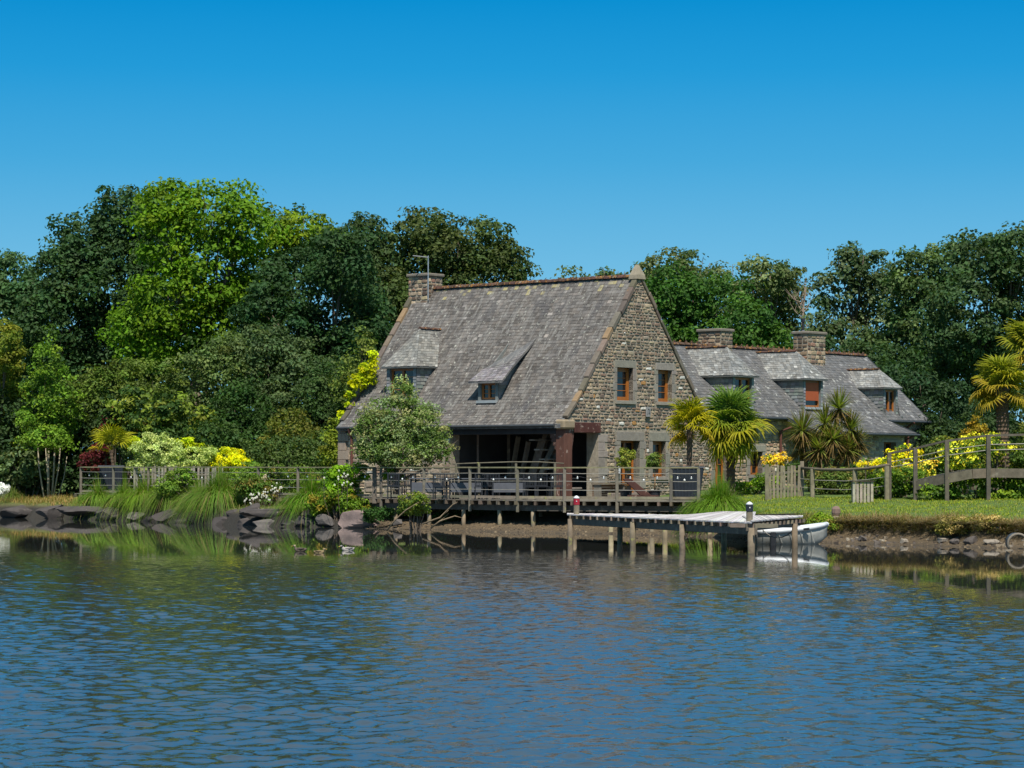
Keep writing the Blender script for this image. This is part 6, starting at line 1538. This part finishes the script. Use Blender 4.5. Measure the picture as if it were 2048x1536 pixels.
# cordyline with several sword-leaf heads
cd = empty('cordyline', (XP(1640, 93.5), 93.5, gz(XP(1640, 93.5), 93.5)), 0, 'many-headed cabbage palm with brown-tipped sword leaves before the wing', 'palm')
base_c = np.array((XP(1632, 93.5), 93.5, gz(XP(1632, 93.5), 93.5)))
heads = [(1678, 818, 0, .95), (1605, 862, -.3, 1.0), (1650, 848, -.2, 1.0), (1700, 860, .2, .95), (1640, 900, -.6, .95), (1695, 900, -.2, .9), (1665, 880, -.7, .9), (1600, 900, .2, .7), (1715, 885, .4, .8)]
for k, (x, y, dy, s) in enumerate(heads):
    p_ = PX(x, y, 93.5 + dy); m_ = MB(); f_ = base_c * .45 + p_ * .55 + np.array(((rnd.uniform(-.1, .1)), 0, -.35))
    m_.tube([base_c + (rnd.uniform(-.25, .25), 0, -.1), f_, p_], [.10, .075, .055], 8, (1.6, 1.5, 1.3)); m_.build('stem', 'palmtrunk', cd, smooth_=True)
    n = 230; d_ = rng.normal(size=(n, 3)); d_[:, 2] += .25; d_ /= np.linalg.norm(d_, axis=1, keepdims=True)
    L = .95 * s * rng.uniform(.75, 1.1, n); up_ = np.array((0, 0, 1.)); sd__ = np.cross(d_, up_); sd__ /= np.linalg.norm(sd__, axis=1, keepdims=True) + 1e-6
    rings = []
    for i in range(4):
        t = i / 3; c = p_ + d_ * (L * t)[:, None]; c[:, 2] -= (L * (t ** 2) * .28 * (1 - np.abs(d_[:, 2]))) ; w = .022 * (.6 if i == 0 else 1 if i < 3 else .1); rings.append((c - sd__ * w, c + sd__ * w))
    V = np.stack([x_ for r_ in rings for x_ in r_], 1).reshape(-1, 3); b = np.arange(n)[:, None] * 8
    F = np.concatenate([b + np.array([2 * i, 2 * i + 1, 2 * i + 3, 2 * i + 2]) for i in range(3)], 0)
    cc = np.array((.20, .25, .05))[None] * rng.uniform(.6, 1.5, (n, 1)); ol = (d_[:, 2] < -.15) | (rng.random(n) < .12); cc[ol] = np.array((.20, .14, .06)) * rng.uniform(.6, 1.2, (ol.sum(), 1))
    tips_ = cc * .5 + np.array((.19, .12, .03)) * .5
    me = raw_mesh('leaf_rosette', localise(V, cd, None), F, np.concatenate([cc, cc, tips_])); link('leaf_rosette', me, M['leaf'], cd)
# potted plants by the door
def potted(label, x, Y, ytop, rad, ltint, ball=True, z0=ZD):
    X = XP(x, Y); r = empty('potted_tree', (X, Y, z0), 0, label, 'potted plant')
    m_ = MB(); m_.lathe((X, Y, z0), [(.17, 0), (.22, .28), (.25, .30), (.25, .34), (.21, .34)], 16); m_.build('pot', 'pot', r)
    zc = ZP(ytop, Y) - rad; m_ = MB(); m_.tube([(X, Y, z0 + .3), (X + .02, Y, (z0 + zc) / 2), (X, Y, zc)], [.028, .024, .02], 7, (2.6, 2.0, 1.3)); m_.build('trunk', 'bark', r, smooth_=True)
    foliage('foliage', [(np.array((X, Y, zc)), (rad, rad, rad * (.85 if ball else 1.2)))], ltint, r, 60, .12, 26, .07, tint2=tuple(v * .5 for v in ltint), frac2=.3, backw=.8)
    return r
potted('potted ball-headed tree on a bare stem beside the lower gable window', 1309, 88.8, 907, .27, (.11, .16, .045))
potted('loose feathery potted shrub in front of the glazed gable door', 1252, 89.3, 900, .30, (.16, .19, .04), False)

# ---- grass of lawn and banks
def turf(name, n, xr, dr_, h, tint, w=.02, tips=None, zmin=.3, lean=.5, ymax=95, dens=None):
    xs_ = rng.uniform(xr[0], xr[1], n); ys_ = shore(xs_) + rng.uniform(dr_[0], dr_[1], n)
    zs = ground(xs_, ys_); k = (zs > zmin) & (ys_ < ymax)
    pn = fbm(xs_, ys_, .8, 4); k &= rng.random(n) < (.65 + .35 * pn)
    xs_, ys_, zs = xs_[k], ys_[k], zs[k]; m = len(xs_)
    ln_ = rng.normal(size=(m, 2)) * lean
    h = h * (.55 + .75 * np.clip(fbm(xs_, ys_ * .6, 1.7, 12) + .5, 0, 1.2))
    o = blades(name, np.stack([xs_, ys_, zs - .01], 1), h, ln_, w, tint, None, None, droop=.5, tips=tips, segs=2, kind='stuff'); return o
turf('lawn_grass', 60000, (3.4, 18.5), (2.6, 16), .10, (.26, .33, .022), .018, ((.36, .33, .06), .2), ymax=95)
turf('bank_grass', 15000, (5.5, 18), (1.8, 4.0), .26, (.15, .20, .028), .018, ((.34, .26, .10), .30), zmin=.36, lean=.6)
turf('dry_bank_grass', 14000, (10.0, 18), (1.7, 3.3), .40, (.36, .26, .12), .018, ((.20, .15, .06), .4), zmin=.36, lean=.9)
turf('bank_overhang', 14000, (6.5, 18), (1.6, 2.3), .34, (.15, .12, .045), .016, ((.10, .075, .03), .4), zmin=.30, lean=1.2)
turf('dry_bank_grass', 9000, (-26, -16.4), (1.0, 4.5), .34, (.40, .27, .10), .02, ((.22, .24, .05), .3), zmin=.5, lean=.5, ymax=125)
turf('bank_grass', 9000, (-17, -5.5), (.9, 5), .30, (.11, .17, .03), .02, ((.3, .24, .10), .25), zmin=.5, lean=.6, ymax=125)
bush('shrub', 'creeping green weeds over the bank beside the jetty end', 'shrub', 75.6, [(1640, 1045, 22, 14), (1665, 1050, 20, 10), (1715, 1055, 30, 8)], (.13, .20, .02), leaf=.09, clump=.2, tint2=(.24, .2, .06), frac2=.2, stems=False)
bush('shrub', 'brown-green weedy mound overhanging the right bank', 'shrub', 71.3, [(1930, 1050, 40, 16), (1985, 1050, 36, 15), (1890, 1055, 22, 10)], (.15, .15, .045), leaf=.08, clump=.18, tint2=(.32, .24, .12), frac2=.4, stems=False)
flowers('cluster of big white blooms at the left picture edge', 4, 978, 16, 9, 112.3, 40, (.85, .85, .84), .16)
